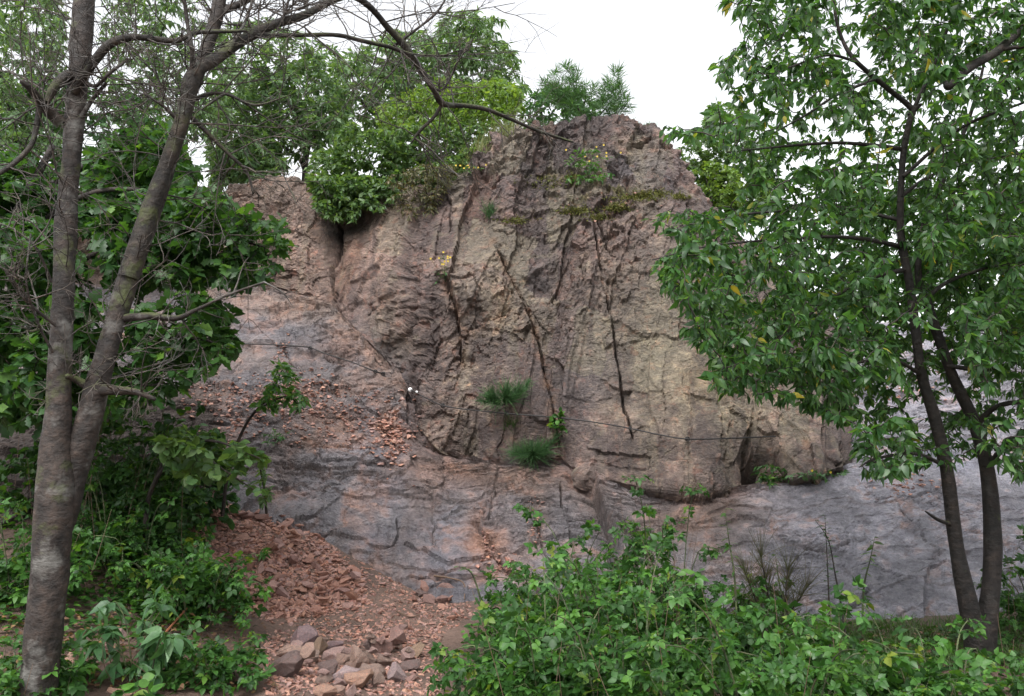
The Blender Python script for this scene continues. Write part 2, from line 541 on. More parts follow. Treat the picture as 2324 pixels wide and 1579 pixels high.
gx = axis(-5.5, 5.5, -300, 300, .045, 1.3)
gy = axis(3.8, 9.6, -150, 400, .045, 1.3)
GX, GY = np.meshgrid(gx, gy, indexing='ij')
GZ = ground(GX, GY)
acc = Acc()
nx, ny = GX.shape
ii, jj = np.meshgrid(np.arange(nx - 1), np.arange(ny - 1), indexing='ij')
acc.add(np.stack([GX, GY, GZ], -1), np.stack([ii * ny + jj, (ii + 1) * ny + jj, (ii + 1) * ny + jj + 1, ii * ny + jj + 1], -1))
gm, N, L, b, out = new_mat('red_brown_earth')
geo = N.new('ShaderNodeNewGeometry')
n1 = noise_node(N, L, 1.3, 6, .6, geo.outputs['Position'])
n2 = noise_node(N, L, 30, 8, .7, geo.outputs['Position'])
r1 = ramp(N, [(0.35, (.080, .052, .041)), (0.55, (.125, .080, .062)), (0.7, (.160, .105, .084))])
r2 = ramp(N, [(0.3, (.6, .58, .56)), (0.5, (1, 1, 1)), (0.72, (1.4, 1.32, 1.25))])
L.new(n1.outputs['Fac'], r1.inputs[0]); L.new(n2.outputs['Fac'], r2.inputs[0])
L.new(mixrgb(N, L, 'MULTIPLY', 1, r1.outputs[0], r2.outputs[0]), b.inputs['Base Color'])
b.inputs['Roughness'].default_value = .75
bp = N.new('ShaderNodeBump'); bp.inputs['Strength'].default_value = .9; bp.inputs['Distance'].default_value = .03
L.new(n2.outputs['Fac'], bp.inputs['Height']); L.new(bp.outputs[0], b.inputs['Normal'])
g = acc.obj('ground', gm, kind='structure')
g['label'] = 'red brown earth floor of the quarry with a worn path'

# ------------------------------------------------------------------ the cliff
U = np.concatenate([np.linspace(-560, 450, 120, endpoint=False), np.linspace(450, 1960, 600, endpoint=False), np.linspace(1960, 2860, 170)])


def curve(*t):
    a = np.array(t, float)
    return np.interp(U, a[:, 0], a[:, 1]), np.interp(U, a[:, 0], a[:, 2])


k1p, k1y = curve((-560, 1230, 7.6), (0, 1220, 7.6), (300, 1180, 8.2), (500, 1130, 8.9), (620, 1140, 8.9), (720, 1215, 8.7), (900, 1315, 8.5), (1000, 1345, 8.4), (1150, 1330, 8.4), (1300, 1335, 8.3),
                 (1385, 1335, 8.2), (1440, 1400, 8.0), (1500, 1410, 7.9), (1700, 1410, 7.8), (1900, 1405, 7.8), (2324, 1405, 7.7), (2860, 1410, 7.6))
k3p, k3y = curve((-560, 640, 11.5), (0, 640, 11.5), (240, 650, 12.0), (500, 650, 12.2), (620, 655, 12.2), (750, 690, 11.8), (850, 790, 11.25), (908, 850, 10.95),
                 (938, 965, 10.42), (1000, 1040, 10.25), (1100, 1055, 10.2), (1280, 1052, 10.2), (1340, 1098, 9.95), (1450, 1128, 9.75), (1600, 1132, 9.62), (1700, 1115, 9.66), (1760, 1105, 9.68), (1890, 1085, 9.67), (1906, 1080, 9.69),
                 (1924, 1000, 10.3), (2100, 1000, 10.3), (2324, 1000, 10.3), (2860, 1000, 10.3))
k7p, k7y = curve((-560, 600, 13), (0, 600, 13), (240, 505, 13), (480, 432, 12.9), (520, 425, 12.9), (600, 408, 12.9), (700, 415, 12.9), (740, 440, 12.7), (790, 455, 12.5), (860, 452, 12.4), (940, 440, 12.0), (1000, 428, 11.9),
                 (1040, 400, 11.9), (1080, 378, 12.0), (1130, 330, 12.1), (1160, 312, 12.1), (1220, 292, 12.2), (1270, 280, 12.3), (1310, 280, 12.3), (1340, 290, 12.3), (1420, 276, 12.3), (1440, 290, 12.3), (1475, 296, 12.3), (1500, 320, 12.2), (1535, 352, 12.1),
                 (1570, 410, 12.0), (1620, 490, 11.9), (1700, 560, 11.9), (1780, 650, 12), (1850, 735, 12.2), (1900, 745, 12.6), (2000, 740, 13), (2324, 725, 13), (2860, 715, 13))
_, k5y = curve((-560, 0, 12.2), (500, 0, 12.45), (750, 0, 12.1), (850, 0, 11.55), (890, 0, 11.25), (930, 0, 11.0), (980, 0, 10.82), (1150, 0, 10.8), (1300, 0, 10.75), (1450, 0, 10.6), (1600, 0, 10.45), (1800, 0, 10.6), (1906, 0, 10.9), (1930, 0, 11.7), (2860, 0, 11.7))
over, _ = curve((-560, 0, 0), (1310, 0, 0), (1360, .20, 0), (1600, .26, 0), (1660, .05, 0), (1720, 0, 0), (1780, .1, 0), (1900, .16, 0), (1915, 0, 0), (2860, 0, 0))
B1 = P(U, k1p, k1y)
B0 = B1 + np.array([0, -.35, -.6])
B3 = P(U, k3p, k3y)
k2p, _ = curve((-560, 930, 0), (400, 920, 0), (620, 900, 0), (800, 960, 0), (880, 1000, 0), (940, 1010, 0), (1000, 1075, 0), (1280, 1100, 0), (1340, 1150, 0), (1600, 1185, 0), (1906, 1135, 0), (2860, 1135, 0))
_m = np.minimum(.82, (B3[:, 2] - B1[:, 2]) / (B3[:, 1] - B1[:, 1]))
_r = np.tan(PITCH + np.arctan((789.5 - k2p) / F))
B2 = P(U, k2p, (CAMH - B1[:, 2] + _m * B1[:, 1]) / (_m - _r))
B4 = P(U, k3p - 10 - 60 * over, k3y + .02 - over)
k5p, _ = curve((-560, 610, 0), (240, 580, 0), (500, 550, 0), (620, 550, 0), (750, 590, 0), (850, 655, 0), (914, 675, 0), (932, 678, 0), (1000, 690, 0), (1150, 690, 0), (1340, 700, 0), (1600, 780, 0), (1700, 820, 0), (1800, 860, 0), (1906, 895, 0), (1924, 890, 0), (2860, 860, 0))
B5 = P(U, k5p, k5y)
B6 = P(U, k5p * .3 + k7p * .7, k5y * .42 + k7y * .58)
B7 = P(U, k7p, k7y)
away = B7 * np.array([1, 1, 0]); away /= np.linalg.norm(away, axis=1, keepdims=True)
B8 = B7 + away * .9 + np.array([0, 0, .12])
B9 = B7 + away * 6 + np.array([0, 0, .35])
B10 = B7 + away * 28 + np.array([0, 0, -1.5])
B10[:, 2] = 4.2
segs = [(B0, B1, 12), (B1, B2, 125), (B2, B3, 85), (B3, B4, 14), (B4, B5, 130), (B5, B6, 95), (B6, B7, 70), (B7, B8, 20), (B8, B9, 16), (B9, B10, 10)]
rows, seg_id = [], []
for k, (a, b_, n) in enumerate(segs):
    t = np.arange(n) / n
    rows.append(a[None] * (1 - t)[:, None, None] + b_[None] * t[:, None, None])
    seg_id += list(k + t)
rows.append(B10[None]); seg_id.append(10.0)
C = np.concatenate(rows)                       # (rows, cols, 3)
seg = np.array(seg_id)[:, None] * np.ones((1, len(U)))
# soften the creases a little
for _ in range(2):
    C[1:-1] = .5 * C[1:-1] + .25 * (C[:-2] + C[2:])
for _ in range(2):
    C[:, 1:-1] = .5 * C[:, 1:-1] + .25 * (C[:, :-2] + C[:, 2:])
arc = np.concatenate([np.zeros((1, len(U))), np.cumsum(np.linalg.norm(np.diff(C, axis=0), axis=2), 0)])
arc = arc - arc[[sum(s[2] for s in segs[:3])]]  # zero at the wall foot
dU = np.gradient(C, axis=1); dV = np.gradient(C, axis=0)
nor = np.cross(dU, dV); nor /= np.linalg.norm(nor, axis=2, keepdims=True) + 1e-9
for _ in range(10):                            # smooth normals so that displaced blocks do not cross
    nor[1:-1] = (nor[:-2] + nor[1:-1] + nor[2:]) / 3
    nor[:, 1:-1] = (nor[:, :-2] + nor[:, 1:-1] + nor[:, 2:]) / 3
nor /= np.linalg.norm(nor, axis=2, keepdims=True) + 1e-9
if nor[200, 500, 1] > 0: nor = -nor
PX, PY = proj(C)
X, Zc, Yc = C[..., 0], C[..., 2], C[..., 1]
dipc = Yc * .80 + Zc * .60
upc = Zc * 1.02 + .25 * (Yc - 10.5)
wmix = sstep(2.9, 3.1, seg) * (1 - sstep(1905, 1935, PX))
arc = dipc * (1 - wmix) + upc * wmix
wx = X + .16 * fbm(X * .8, Yc * .8, Zc * .8, 3, 1); ww = arc + .16 * fbm(X * .8, Yc * .8, Zc * .8, 3, 2)
wx2 = wx + .05 * fbm(X * 4, Yc * 4, Zc * 4, 3, 4); ww2 = ww + .05 * fbm(X * 4, Yc * 4, Zc * 4, 3, 5)
right_slab = sstep(1912, 1930, PX)
wall = sstep(2.98, 3.2, seg) * (1 - right_slab) * sstep(8.2, 7.2, seg)
slab = np.clip(1 - sstep(2.9, 3.1, seg) + right_slab * sstep(8, 7, seg), 0, 1)
topz = sstep(560, 430, PY + 60 * fbm(X * 1.2, Zc * 1.2, 0, 3, 8)) * sstep(960, 1040, PX) * (1 - right_slab) * sstep(7.8, 7.2, seg)


def facet(u, v, seed, amp, slope):
    a, g1, g2, du, dv, e = cells(u, v, seed)
    return amp * a + slope * (g1 * du + g2 * dv), e


D = np.zeros(X.shape)


def blocks(u, v, seed, amp, su, sv, keep=1.0):
    """joint-bounded blocks: every block has its own offset and tilt"""
    row = np.floor(v).astype(np.int64)
    z0 = np.zeros(u.shape, np.int64)
    uu = u * (.7 + .7 * _h(row, z0, z0, seed)) + 7 * _h(row, z0, z0 + 1, seed)
    c = np.floor(uu).astype(np.int64)
    a = _h(c, row, z0, seed + 2) * 2 - 1
    on = (_h(c, row, z0, seed + 3) < keep)
    g1 = _h(c, row, z0, seed + 4) * 2 - 1; g2 = _h(c, row, z0, seed + 5) * 2 - 1
    return on * (amp * a + su * g1 * (uu - c - .5) + sv * g2 * (v - row - .5)), a * on, _h(c, row, z0, seed + 6)


lean = wx - .20 * ww                           # joints lean to the right going down
nzl = fbm(X * 1.1, Yc * 1.1, Zc * 1.1, 3, 19)
rag = .05 * fbm(X * 6, Yc * 6, Zc * 6, 4, 23, .6)
rag2 = .05 * fbm(X * 6, Yc * 6, Zc * 6, 4, 24, .6)
b1, ba1, bh1 = blocks((lean + .05 * nzl + .7 * rag) / .95 + .3, (ww + .5 * nzl + .3 * wx + rag2) / 4.2 + .15, 21, .028, .15, .04)
b2, ba2, bh2 = blocks((wx2 - .22 * ww2 + rag) / .42, (ww2 + .45 * wx2 + .25 * nzl + rag2) / .95, 31, .036, .085, .06, .7)
b3, ba3, bh3 = blocks((wx2 - .12 * ww2 + rag) / .20, (ww2 - .3 * wx2 + rag2) / .30, 41, .022, .05, .05, .55)
f3, e3 = facet((wx2 - .1 * ww2) / .15, ww2 / .19, 45, .018, .04)
f4, e4 = facet(wx2 / .07, ww2 / .055, 51, .007, .016)
nz = fbm(X * 2.2, Yc * 2.2, Zc * 2.2, 5, 61, .55)
nfine = fbm(X * 13, Yc * 13, Zc * 13, 3, 71, .55)
busy = sstep(-.12, .32, fbm(X * .9 + 7, Yc * .9, Zc * .9, 3, 81))
D += wall * (b1 + b2 + b3 * (.35 + busy) + (f3 * .85 + f4 * 1.2) * (.25 + .9 * busy) + .035 * nz + .008 * nfine)
D += topz * (f3 * 1.5 + f4 + .05 * nz)
# slab: thin sheets of rock, each edge a small step
s0, se0 = facet((wx * .9 + .25 * ww) / 1.3, (ww - .2 * wx) / .75, 99, .035, .05)
s1, se1 = facet((wx2 + .3 * ww2) / .52, (ww2 - .25 * wx2) / .24, 101, .016, .035)
s2, se2 = facet(wx2 / .20, (ww2 - .15 * wx2) / .085, 111, .0075, .016)
s3, se3 = facet(wx2 / .075, ww2 / .045, 117, .0035, .009)
chip = sstep(-.1, .35, fbm(X * 1.3, Yc * 1.3, Zc * 1.3 + 4, 3, 119))
smooth_r = 1 - .35 * sstep(1650, 1750, PX)
sb, sba, sbh = blocks((wx2 + .45 * ww2) / .95, (ww2 - .22 * wx2 + .05 * nzl) / .34, 121, .022, .02, .05, .7)
sc_, sca, sch = blocks((wx2 + .3 * ww2) / .30, (ww2 - .2 * wx2) / .10, 127, .011, .012, .020, .45)
D += slab * (s0 + sb * smooth_r + 1.5 * sc_ * (.25 + chip) * smooth_r + s1 * .4 + (1.9 * s2 + 1.5 * s3) * (.15 + chip) * smooth_r + .5 * s3 + .025 * nz + .003 * nfine)
bedn = [fbm((wx + .4 * ww) * .8 + 11 * k, (ww - .22 * wx) * 2.0, 3.7 * k, 4, 151 + k, .45) for k in range(4)]
bed_line = np.zeros(X.shape)
bed_amt = (1 - .75 * blob(PX, PY, 1190, 1200, 230, 110)) * (1 - .55 * sstep(1650, 1800, PX))
for k, n_ in enumerate(bedn):
    c_ = (-.12, .1, .22, -.25)[k]
    g_ = .010 + 0 * n_
    D += slab * bed_amt * (.040, .035, .03, .03)[k] * sstep(-.010, .010, n_ - c_)
    bed_line = np.maximum(bed_line, sstep(.022, .004, np.abs(n_ - c_ + .008)))
for k in range(3):
    n_ = fbm((wx - .22 * ww) * 1.3 + 17 * k, ww * .38, 5.1 * k, 3, 161 + k, .42) + .012 * rag / .05
    D += wall * (.05, .045, .035)[k] * sstep(-.012, .012, n_ - (-.1, .12, .25)[k])
    n_ = fbm(wx * 1.0 + 23 * k, (ww + .4 * wx) * 1.1, 7.3 * k, 3, 171 + k, .42) + .012 * rag2 / .05
    D += wall * (.022, .018, .0)[k] * sstep(-.012, .012, n_ - (.05, -.18, .2)[k])
D += sstep(7.0, 7.6, seg) * .06 * nz
# joints and fissures read from the photograph: (points, half width, depth, step across)
JOINTS = [([(1338, 495), (1352, 560), (1362, 620), (1378, 690), (1393, 770), (1402, 830), (1410, 890), (1420, 930), (1428, 970), (1442, 1010)], 5.5, .20, .05),
          ([(1122, 555), (1150, 620), (1190, 700), (1215, 775), (1228, 820), (1240, 880), (1250, 930), (1262, 980), (1272, 1040)], 7, .20, .14),
          ([(1018, 640), (1030, 690), (1040, 730), (1048, 790), (1050, 830)], 7, .18, -.12),
          ([(1050, 762), (1075, 756), (1105, 742), (1135, 728), (1165, 718)], 5, .12, .06),
          ([(760, 490), (768, 550), (755, 610), (762, 680)], 13, .20, -.10),
          ([(848, 815), (875, 835), (905, 845), (925, 848)], 6, .16, .10),
          ([(1345, 500), (1385, 580), (1425, 600), (1440, 615)], 8, .14, .10),
          ([(1555, 440), (1562, 500), (1570, 560)], 6, .14, .05),
          ([(1175, 655), (1230, 745), (1245, 760), (1300, 765)], 5, .12, .08),
          ([(850, 690), (845, 740), (862, 790)], 6, .14, -.08),
          ([(960, 600), (950, 680), (940, 760), (925, 830)], 8, .16, -.12),
          ([(1615, 880), (1625, 960), (1620, 1060)], 6, .12, .08),
          ([(1000, 420), (1030, 480), (1020, 540)], 6, .12, -.06),
          ([(1150, 455), (1220, 470), (1300, 480), (1345, 500)], 7, .12, .08),
          ([(1310, 1060), (1345, 1120), (1375, 1180), (1400, 1240), (1405, 1300)], 9, .12, -.34),
          ([(1000, 1185), (1040, 1200), (1075, 1210)], 4.5, .08, .04),
          ([(845, 1265), (880, 1245), (920, 1240), (965, 1228)], 4.5, .08, .05),
          ([(730, 1225), (780, 1205), (860, 1195)], 4, .07, .04),
          ([(1075, 1190), (1110, 1235), (1140, 1290), (1165, 1310)], 17, .24, -.02),
          ([(1200, 1110), (1215, 1180), (1230, 1240), (1245, 1300)], 6, .09, .03),
          ([(1130, 1060), (1125, 1120), (1105, 1190)], 6, .07, .03),
          ([(1080, 1250), (1190, 1262)], 3.5, .06, .03),
          ([(1730, 1175), (1790, 1190), (1860, 1192), (1900, 1210), (1930, 1195), (2010, 1200)], 4.5, .09, .05),
          ([(1960, 1230), (2010, 1232), (2065, 1245)], 4, .07, .04),
          ([(2030, 1130), (2045, 1165), (2070, 1195)], 3.5, .06, .03),
          ([(1990, 1325), (2030, 1330), (2070, 1320), (2110, 1300), (2145, 1280)], 5, .10, .06),
          ([(1960, 1385), (2040, 1385), (2110, 1372)], 4, .08, .05),
          ([(2050, 1275), (2100, 1272), (2130, 1270)], 5, .08, .04),
          ([(1975, 1345), (1950, 1375), (1900, 1400)], 5, .08, .05),
          ([(1930, 1240), (1880, 1262), (1820, 1255)], 3.5, .06, .03),
          ([(790, 960), (860, 945), (915, 920)], 9, .18, .10),
          ([(600, 930), (660, 960), (740, 930), (790, 960)], 8, .12, .06),
          ([(560, 900), (640, 870), (700, 860), (760, 885)], 6, .10, .05),
          ([(640, 790), (660, 840), (690, 870)], 7, .10, .05),
          ([(640, 800), (690, 770), (740, 720)], 6, .09, .04),
          ([(860, 980), (890, 1010), (910, 1050)], 14, .16, .05),
          ([(1060, 1160), (1000, 1185)], 3.5, .06, .03),
          ([(520, 930), (600, 915), (680, 935), (780, 925), (850, 900), (915, 870)], 6, .10, .16),
          ([(560, 1000), (660, 985), (760, 1000), (840, 985), (915, 960)], 6, .10, .15),
          ([(640, 1060), (720, 1040), (800, 1055), (870, 1030)], 5, .08, .08),
          ([(540, 850), (620, 865), (700, 845), (760, 800)], 5, .09, .09),
          ([(700, 1150), (760, 1120), (830, 1130), (900, 1100), (960, 1110)], 4, .07, .05),
          ([(980, 1270), (985, 1200), (975, 1130)], 4, .06, .02),
          ([(640, 1110), (690, 1100), (760, 1110), (800, 1100)], 4.5, .08, .06),
          ([(700, 1180), (760, 1165), (850, 1150), (900, 1160)], 4.5, .08, .06),
          ([(860, 1300), (900, 1275), (960, 1262), (1010, 1240), (1060, 1235)], 5, .09, .07),
          ([(940, 1110), (1000, 1130), (1060, 1120), (1120, 1135), (1180, 1128)], 4.5, .07, .05),
          ([(1010, 1150), (1060, 1165), (1130, 1155), (1200, 1168), (1300, 1150)], 4.5, .07, .05),
          ([(900, 1180), (905, 1215), (890, 1250)], 4, .06, .03),
          ([(1270, 1090), (1275, 1150), (1290, 1210), (1310, 1270)], 5, .09, .05),
          ([(1160, 1220), (1210, 1200), (1290, 1195), (1370, 1200)], 4.5, .08, .05),
          ([(540, 700), (600, 720), (680, 700), (740, 715)], 4, .06, .04),
          ([(560, 760), (600, 740), (650, 755)], 4, .06, .04),
          ([(700, 820), (760, 840), (820, 835), (880, 860)], 4.5, .07, .06),
          ([(1800, 1300), (1860, 1290), (1930, 1300), (1990, 1285)], 4, .07, .04),
          ([(1760, 1240), (1820, 1225), (1880, 1232), (1940, 1220)], 4, .06, .03),
          ([(2080, 1180), (2100, 1230), (2140, 1260), (2200, 1270)], 4, .07, .04),
          ([(1980, 1150), (2050, 1135), (2120, 1150)], 4, .06, .03),
          ([(1950, 960), (2010, 985), (2080, 975), (2150, 1000)], 5, .09, .06),
          ([(1950, 1050), (2000, 1040), (2060, 1060), (2150, 1050)], 4, .07, .04),
          ([(2000, 820), (2100, 835), (2200, 820), (2320, 840)], 6, .12, .10),
          ([(1090, 1260), (1130, 1255), (1200, 1268), (1250, 1262), (1330, 1250)], 4, .08, .05),
          ([(925, 830), (922, 900), (926, 965), (960, 1010), (1000, 1035)], 7, .16, -.06)]
joint_mask = np.zeros(X.shape)
jw = 6.5 * fbm(X * 5, Yc * 5, Zc * 5, 4, 131, .6); jw2 = 6.5 * fbm(X * 5, Yc * 5, Zc * 5, 3, 137)
for pts, hw, dep, stp in JOINTS:
    a = np.array(pts)
    lo, hi = a.min(0) - 90, a.max(0) + 90
    sel = (PX > lo[0]) & (PX < hi[0]) & (PY > lo[1]) & (PY < hi[1]) & (seg < 7.3)
    if not sel.any(): continue
    d, s, fr = poly_dist(PX[sel] + jw[sel], PY[sel] + jw2[sel], pts)
    fade = sstep(0, .08, fr) * sstep(1, .92, fr)
    vary = .6 + .5 * vnoise(X[sel] * 6, Zc[sel] * 6, Yc[sel] * 6, 141)
    gr = np.exp(-(d / np.maximum(hw * .38, 2.0)) ** 4) * fade * vary
    D[sel] -= dep * gr
    D[sel] += stp * .5 * s * np.exp(-d / 40) * fade * sstep(0, 3, d)
    joint_mask[sel] = np.maximum(joint_mask[sel], gr)
# hollows and bulges
D -= .75 * blob(PX, PY, 1738, 1075, 34, 42) * wall
D -= .22 * blob(PX, PY, 938, 960, 14, 40) * wall
D -= .14 * blob(PX, PY, 790, 508, 80, 20) * wall
D -= .25 * blob(PX, PY, 768, 560, 16, 60) * wall
D += .20 * blob(PX, PY, 1090, 660, 70, 60) * wall
D += .16 * blob(PX, PY, 1150, 850, 70, 90) * wall
D += .15 * blob(PX, PY, 1190, 960, 60, 60) * wall
D -= .12 * blob(PX, PY, 1240, 660, 45, 30) * wall
D -= .14 * blob(PX, PY, 980, 760, 28, 90) * wall
for _ in range(2):
    Dw = D.copy()
    Dw[:, 1:-1] = .25 * D[:, :-2] + .5 * D[:, 1:-1] + .25 * D[:, 2:]
    Dw[1:-1] = .25 * Dw[:-2] + .5 * Dw[1:-1] + .25 * Dw[2:]
    D = D + (Dw - D) * sstep(885, 902, PX) * sstep(985, 965, PX) * sstep(720, 690, PY)
D += wall * sstep(885, 902, PX) * sstep(985, 965, PX) * sstep(720, 690, PY) * (f4 + f3 * .5 + .01 * nfine)
edge_fade = np.minimum(sstep(-.5, .4, seg), sstep(10, 8.6, seg))
CL = C + nor * (D * edge_fade)[..., None]
CL[seg > 7.0, 2] = np.maximum(CL[seg > 7.0, 2], C[seg > 7.0, 2] - .05)

# colours of the rock, with side shade and wet sheen painted in
def rgb(*c): return np.array(c, float)
TAN, MAUVE, DARK, GREY = rgb(.175, .128, .105), rgb(.108, .080, .072), rgb(.062, .045, .044), rgb(.130, .122, .135)
PALE, ORANGE, PINK, OCHRE = rgb(.205, .180, .128), rgb(.20, .092, .05), rgb(.175, .112, .096), rgb(.165, .118, .062)
lf = fbm(X * .8, Yc * .8, Zc * .8, 4, 201); mf = fbm(X * 2.6, Yc * 2.6, Zc * 2.6, 4, 211); hf = fbm(X * 9, Yc * 9, Zc * 9, 3, 221)
wp, wq = PX + 55 * mf, PY + 55 * lf
jwc = 9 * fbm(X * 4, Yc * 4, Zc * 4, 3, 133); jwc2 = 9 * fbm(X * 4, Yc * 4, Zc * 4, 3, 139)


def mix(c, col, m):
    m = np.clip(m, 0, 1)[..., None]
    return c * (1 - m) + col * m


col = np.ones(X.shape + (3,)) * MAUVE
col = mix(col, TAN, .55 * sstep(-.2, .5, mf + .3 * lf))
col = mix(col, TAN * 1.08, sstep(960, 880, wp) * wall * .85)
col = mix(col, PINK, blob(wp, wq, 1050, 480, 140, 90) * .25 + blob(wp, wq, 1380, 560, 120, 110) * .3 + blob(wp, wq, 820, 640, 140, 160) * .45)
col = mix(col, PALE, blob(wp, wq, 1480, 740, 110, 170) * .85 * wall + blob(wp, wq, 1100, 680, 80, 90) * .35 + blob(wp, wq, 1700, 900, 120, 120) * .5 + blob(wp, wq, 880, 750, 40, 80) * .5)
col = mix(col, OCHRE, (blob(wp, wq, 1600, 860, 70, 80) * .6 + blob(wp, wq, 1430, 350, 70, 30) * .5 + blob(wp, wq, 1150, 640, 26, 110) * .6) * sstep(-.3, .3, mf))
col = mix(col, DARK, topz * (.35 + .5 * sstep(-.2, .4, mf)) * sstep(1480, 1350, wp))
col = mix(col, GREY * .95, blob(wp, wq, 1470, 400, 90, 45) * .95)
col = mix(col, GREY * .9, blob(wp, wq, 1310, 890, 90, 120) * .3 + blob(wp, wq, 1200, 620, 80, 70) * .3)
col = mix(col, DARK, blob(wp, wq, 960, 640, 40, 150) * .5 + blob(wp, wq, 935, 900, 22, 110) * .75 + blob(wp, wq, 1250, 480, 150, 60) * .4)  # middle blob: painted shade on the buttress's left side
sl = mix(np.ones(X.shape + (3,)) * GREY, PINK * .82, .62 * sstep(.0, .42, mf + .4 * hf) * sstep(1650, 1400, PX))
sl = mix(sl, GREY * np.array([.93, .98, 1.08]), sstep(.1, .4, lf) * .6)
sl = mix(sl, ORANGE * .8, sstep(.12, .42, fbm(X * 1.5, Yc * 1.5, Zc * 1.5, 4, 231) - .1) * .16 * sstep(1500, 1200, PX))
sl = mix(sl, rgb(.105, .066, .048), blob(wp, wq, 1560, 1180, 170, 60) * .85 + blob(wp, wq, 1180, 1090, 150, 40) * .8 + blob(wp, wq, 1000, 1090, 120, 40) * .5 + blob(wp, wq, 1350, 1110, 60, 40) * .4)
sl = mix(sl, PINK * .95, blob(wp, wq, 960, 1040, 110, 35) * .55 + blob(wp, wq, 1650, 1140, 60, 22) * .7 + blob(wp, wq, 1000, 1120, 130, 40) * .45)
sl = mix(sl, TAN, blob(wp, wq, 700, 690, 160, 26) * .7 + blob(wp, wq, 560, 820, 100, 40) * .5 + blob(wp, wq, 760, 890, 110, 40) * .4)
ledge = (blob(wp, wq, 700, 890, 190, 34) + blob(wp, wq, 780, 975, 150, 36) + blob(wp, wq, 560, 900, 110, 40) + .7 * blob(wp, wq, 690, 1010, 120, 30)) * sstep(-.2, .25, mf + .4 * hf)
sl = mix(sl, rgb(.12, .078, .062), ledge * .6)
sl = mix(sl, ORANGE * .75, ledge * sstep(.1, .4, hf) * .4)
dcr, _, _ = poly_dist(PX + 3 * jwc, PY + 3 * jwc2, [(480, 655), (620, 665), (750, 700), (850, 800), (912, 870)])
sl = mix(sl, TAN * .95, np.exp(-(dcr / 42) ** 2) * (.45 + .5 * sstep(-.3, .3, hf)))
sl = mix(sl, rgb(.13, .085, .065), np.exp(-(dcr / 75) ** 2) * sstep(-.1, .3, mf + .5 * hf) * .6 * sstep(560, 700, PX))
sl = mix(sl, ORANGE, blob(wp, wq, 885, 1005, 42, 34) * .9 + blob(wp, wq, 1120, 1250, 45, 60) * .75 + blob(wp, wq, 770, 780, 60, 40) * .5 + blob(wp, wq, 760, 960, 90, 22) * .45 + blob(wp, wq, 1000, 1090, 60, 16) * .5)
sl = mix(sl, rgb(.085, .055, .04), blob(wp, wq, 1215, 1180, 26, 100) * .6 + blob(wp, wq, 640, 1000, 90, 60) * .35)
veinn = np.abs(fbm(X * 1.7 + 3, Yc * 1.7, Zc * 1.7, 5, 281, .6))
sl = mix(sl, rgb(.085, .052, .042), bed_line * .6 * bed_amt)
sl = mix(sl, ORANGE * .7, sstep(.05, .0, veinn) * sstep(-.1, .3, mf) * .55)
sl = mix(sl, rgb(.12, .082, .07), sstep(.05, .4, fbm(X * 3.2, dipc * .7, 1.5, 4, 285)) * .45 * sstep(1750, 1600, PX))
col = mix(col, GREY * .95, np.exp(-(dcr / 50) ** 2) * sstep(760, 820, PX) * .55)
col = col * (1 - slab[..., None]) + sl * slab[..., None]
col = mix(col, PINK * .85 + ORANGE * .15, sstep(.25, .5, hf + .5 * mf) * .35)
col = mix(col, PALE, sstep(.3, .55, fbm(X * 4, Yc * 4, Zc * 9, 4, 241)) * .4 * wall)
col = mix(col, rgb(.05, .035, .028), joint_mask * .5)
_l = col.mean(-1, keepdims=True)
col = np.clip(_l + (1.02 - .12 * slab)[..., None] * (col - _l), .012, 1)
col = mix(col, PALE * 1.05, wall * (blob(wp, wq, 1090, 860, 60, 130) + blob(wp, wq, 1500, 820, 90, 150) + blob(wp, wq, 1650, 960, 90, 90)) * sstep(-.1, .3, mf + .6 * hf) * .55)
col = mix(col, DARK * np.array([.95, .95, 1.08]), topz * sstep(-.1, .3, -mf) * .4)
moss_m = (blob(wp, wq, 1440, 450, 100, 14) + blob(wp, wq, 1310, 475, 40, 12) + blob(wp, wq, 1250, 410, 70, 20) * .6 + blob(wp, wq, 1020, 400, 60, 20) * .7) * sstep(-.25, .2, hf)
col = mix(col, rgb(.085, .085, .025), moss_m * .9)
hf2 = fbm(X * 22, Yc * 22, Zc * 22, 3, 251)
mot = .80 + .55 * sstep(-.35, .5, mf + .7 * hf) - .18 * sstep(.1, .5, hf2)
col = col * (mot * (.93 + .14 * sstep(-.2, .2, hf2)))[..., None]
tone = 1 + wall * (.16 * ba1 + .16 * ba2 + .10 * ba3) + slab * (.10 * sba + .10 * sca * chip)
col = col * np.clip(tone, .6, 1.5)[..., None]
col = mix(col, PALE, wall * (bh2 > .84) * .45)
col = mix(col, ORANGE * .7, wall * (bh2 < .08) * .3)
col = mix(col, DARK * 1.15, wall * (bh1 > .72) * .35)
col = mix(col, rgb(.055, .036, .032), np.exp(-((PX - 940 - .05 * (PY - 900)) / 17) ** 2) * sstep(800, 850, PY) * sstep(1010, 960, PY) * .85)  # shade of the buttress's left-facing side, painted as a dark strip
for jp in (1, 3, 2):
    dj, _, fj = poly_dist(PX + jw, PY + jw2, JOINTS[jp][0])
    col = mix(col, rgb(.19, .105, .06), np.exp(-(dj / 12) ** 2) * sstep(-.3, .3, hf) * .6 * wall)
streak = fbm(X * 7, Yc * .5, Zc * .7, 4, 261)
col = mix(col, DARK, sstep(.12, .42, streak) * .5 * wall)
col = mix(col, PALE, sstep(.2, .5, -streak) * .3 * wall)
soil = sstep(560, 470, wp) * sstep(840, 930, wq)
col = mix(col, rgb(.040, .028, .024), soil)
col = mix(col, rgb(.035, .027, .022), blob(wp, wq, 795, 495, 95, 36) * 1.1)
rough_soil = soil
col = mix(col, rgb(.06, .06, .03), sstep(7.3, 7.9, seg) * .9)
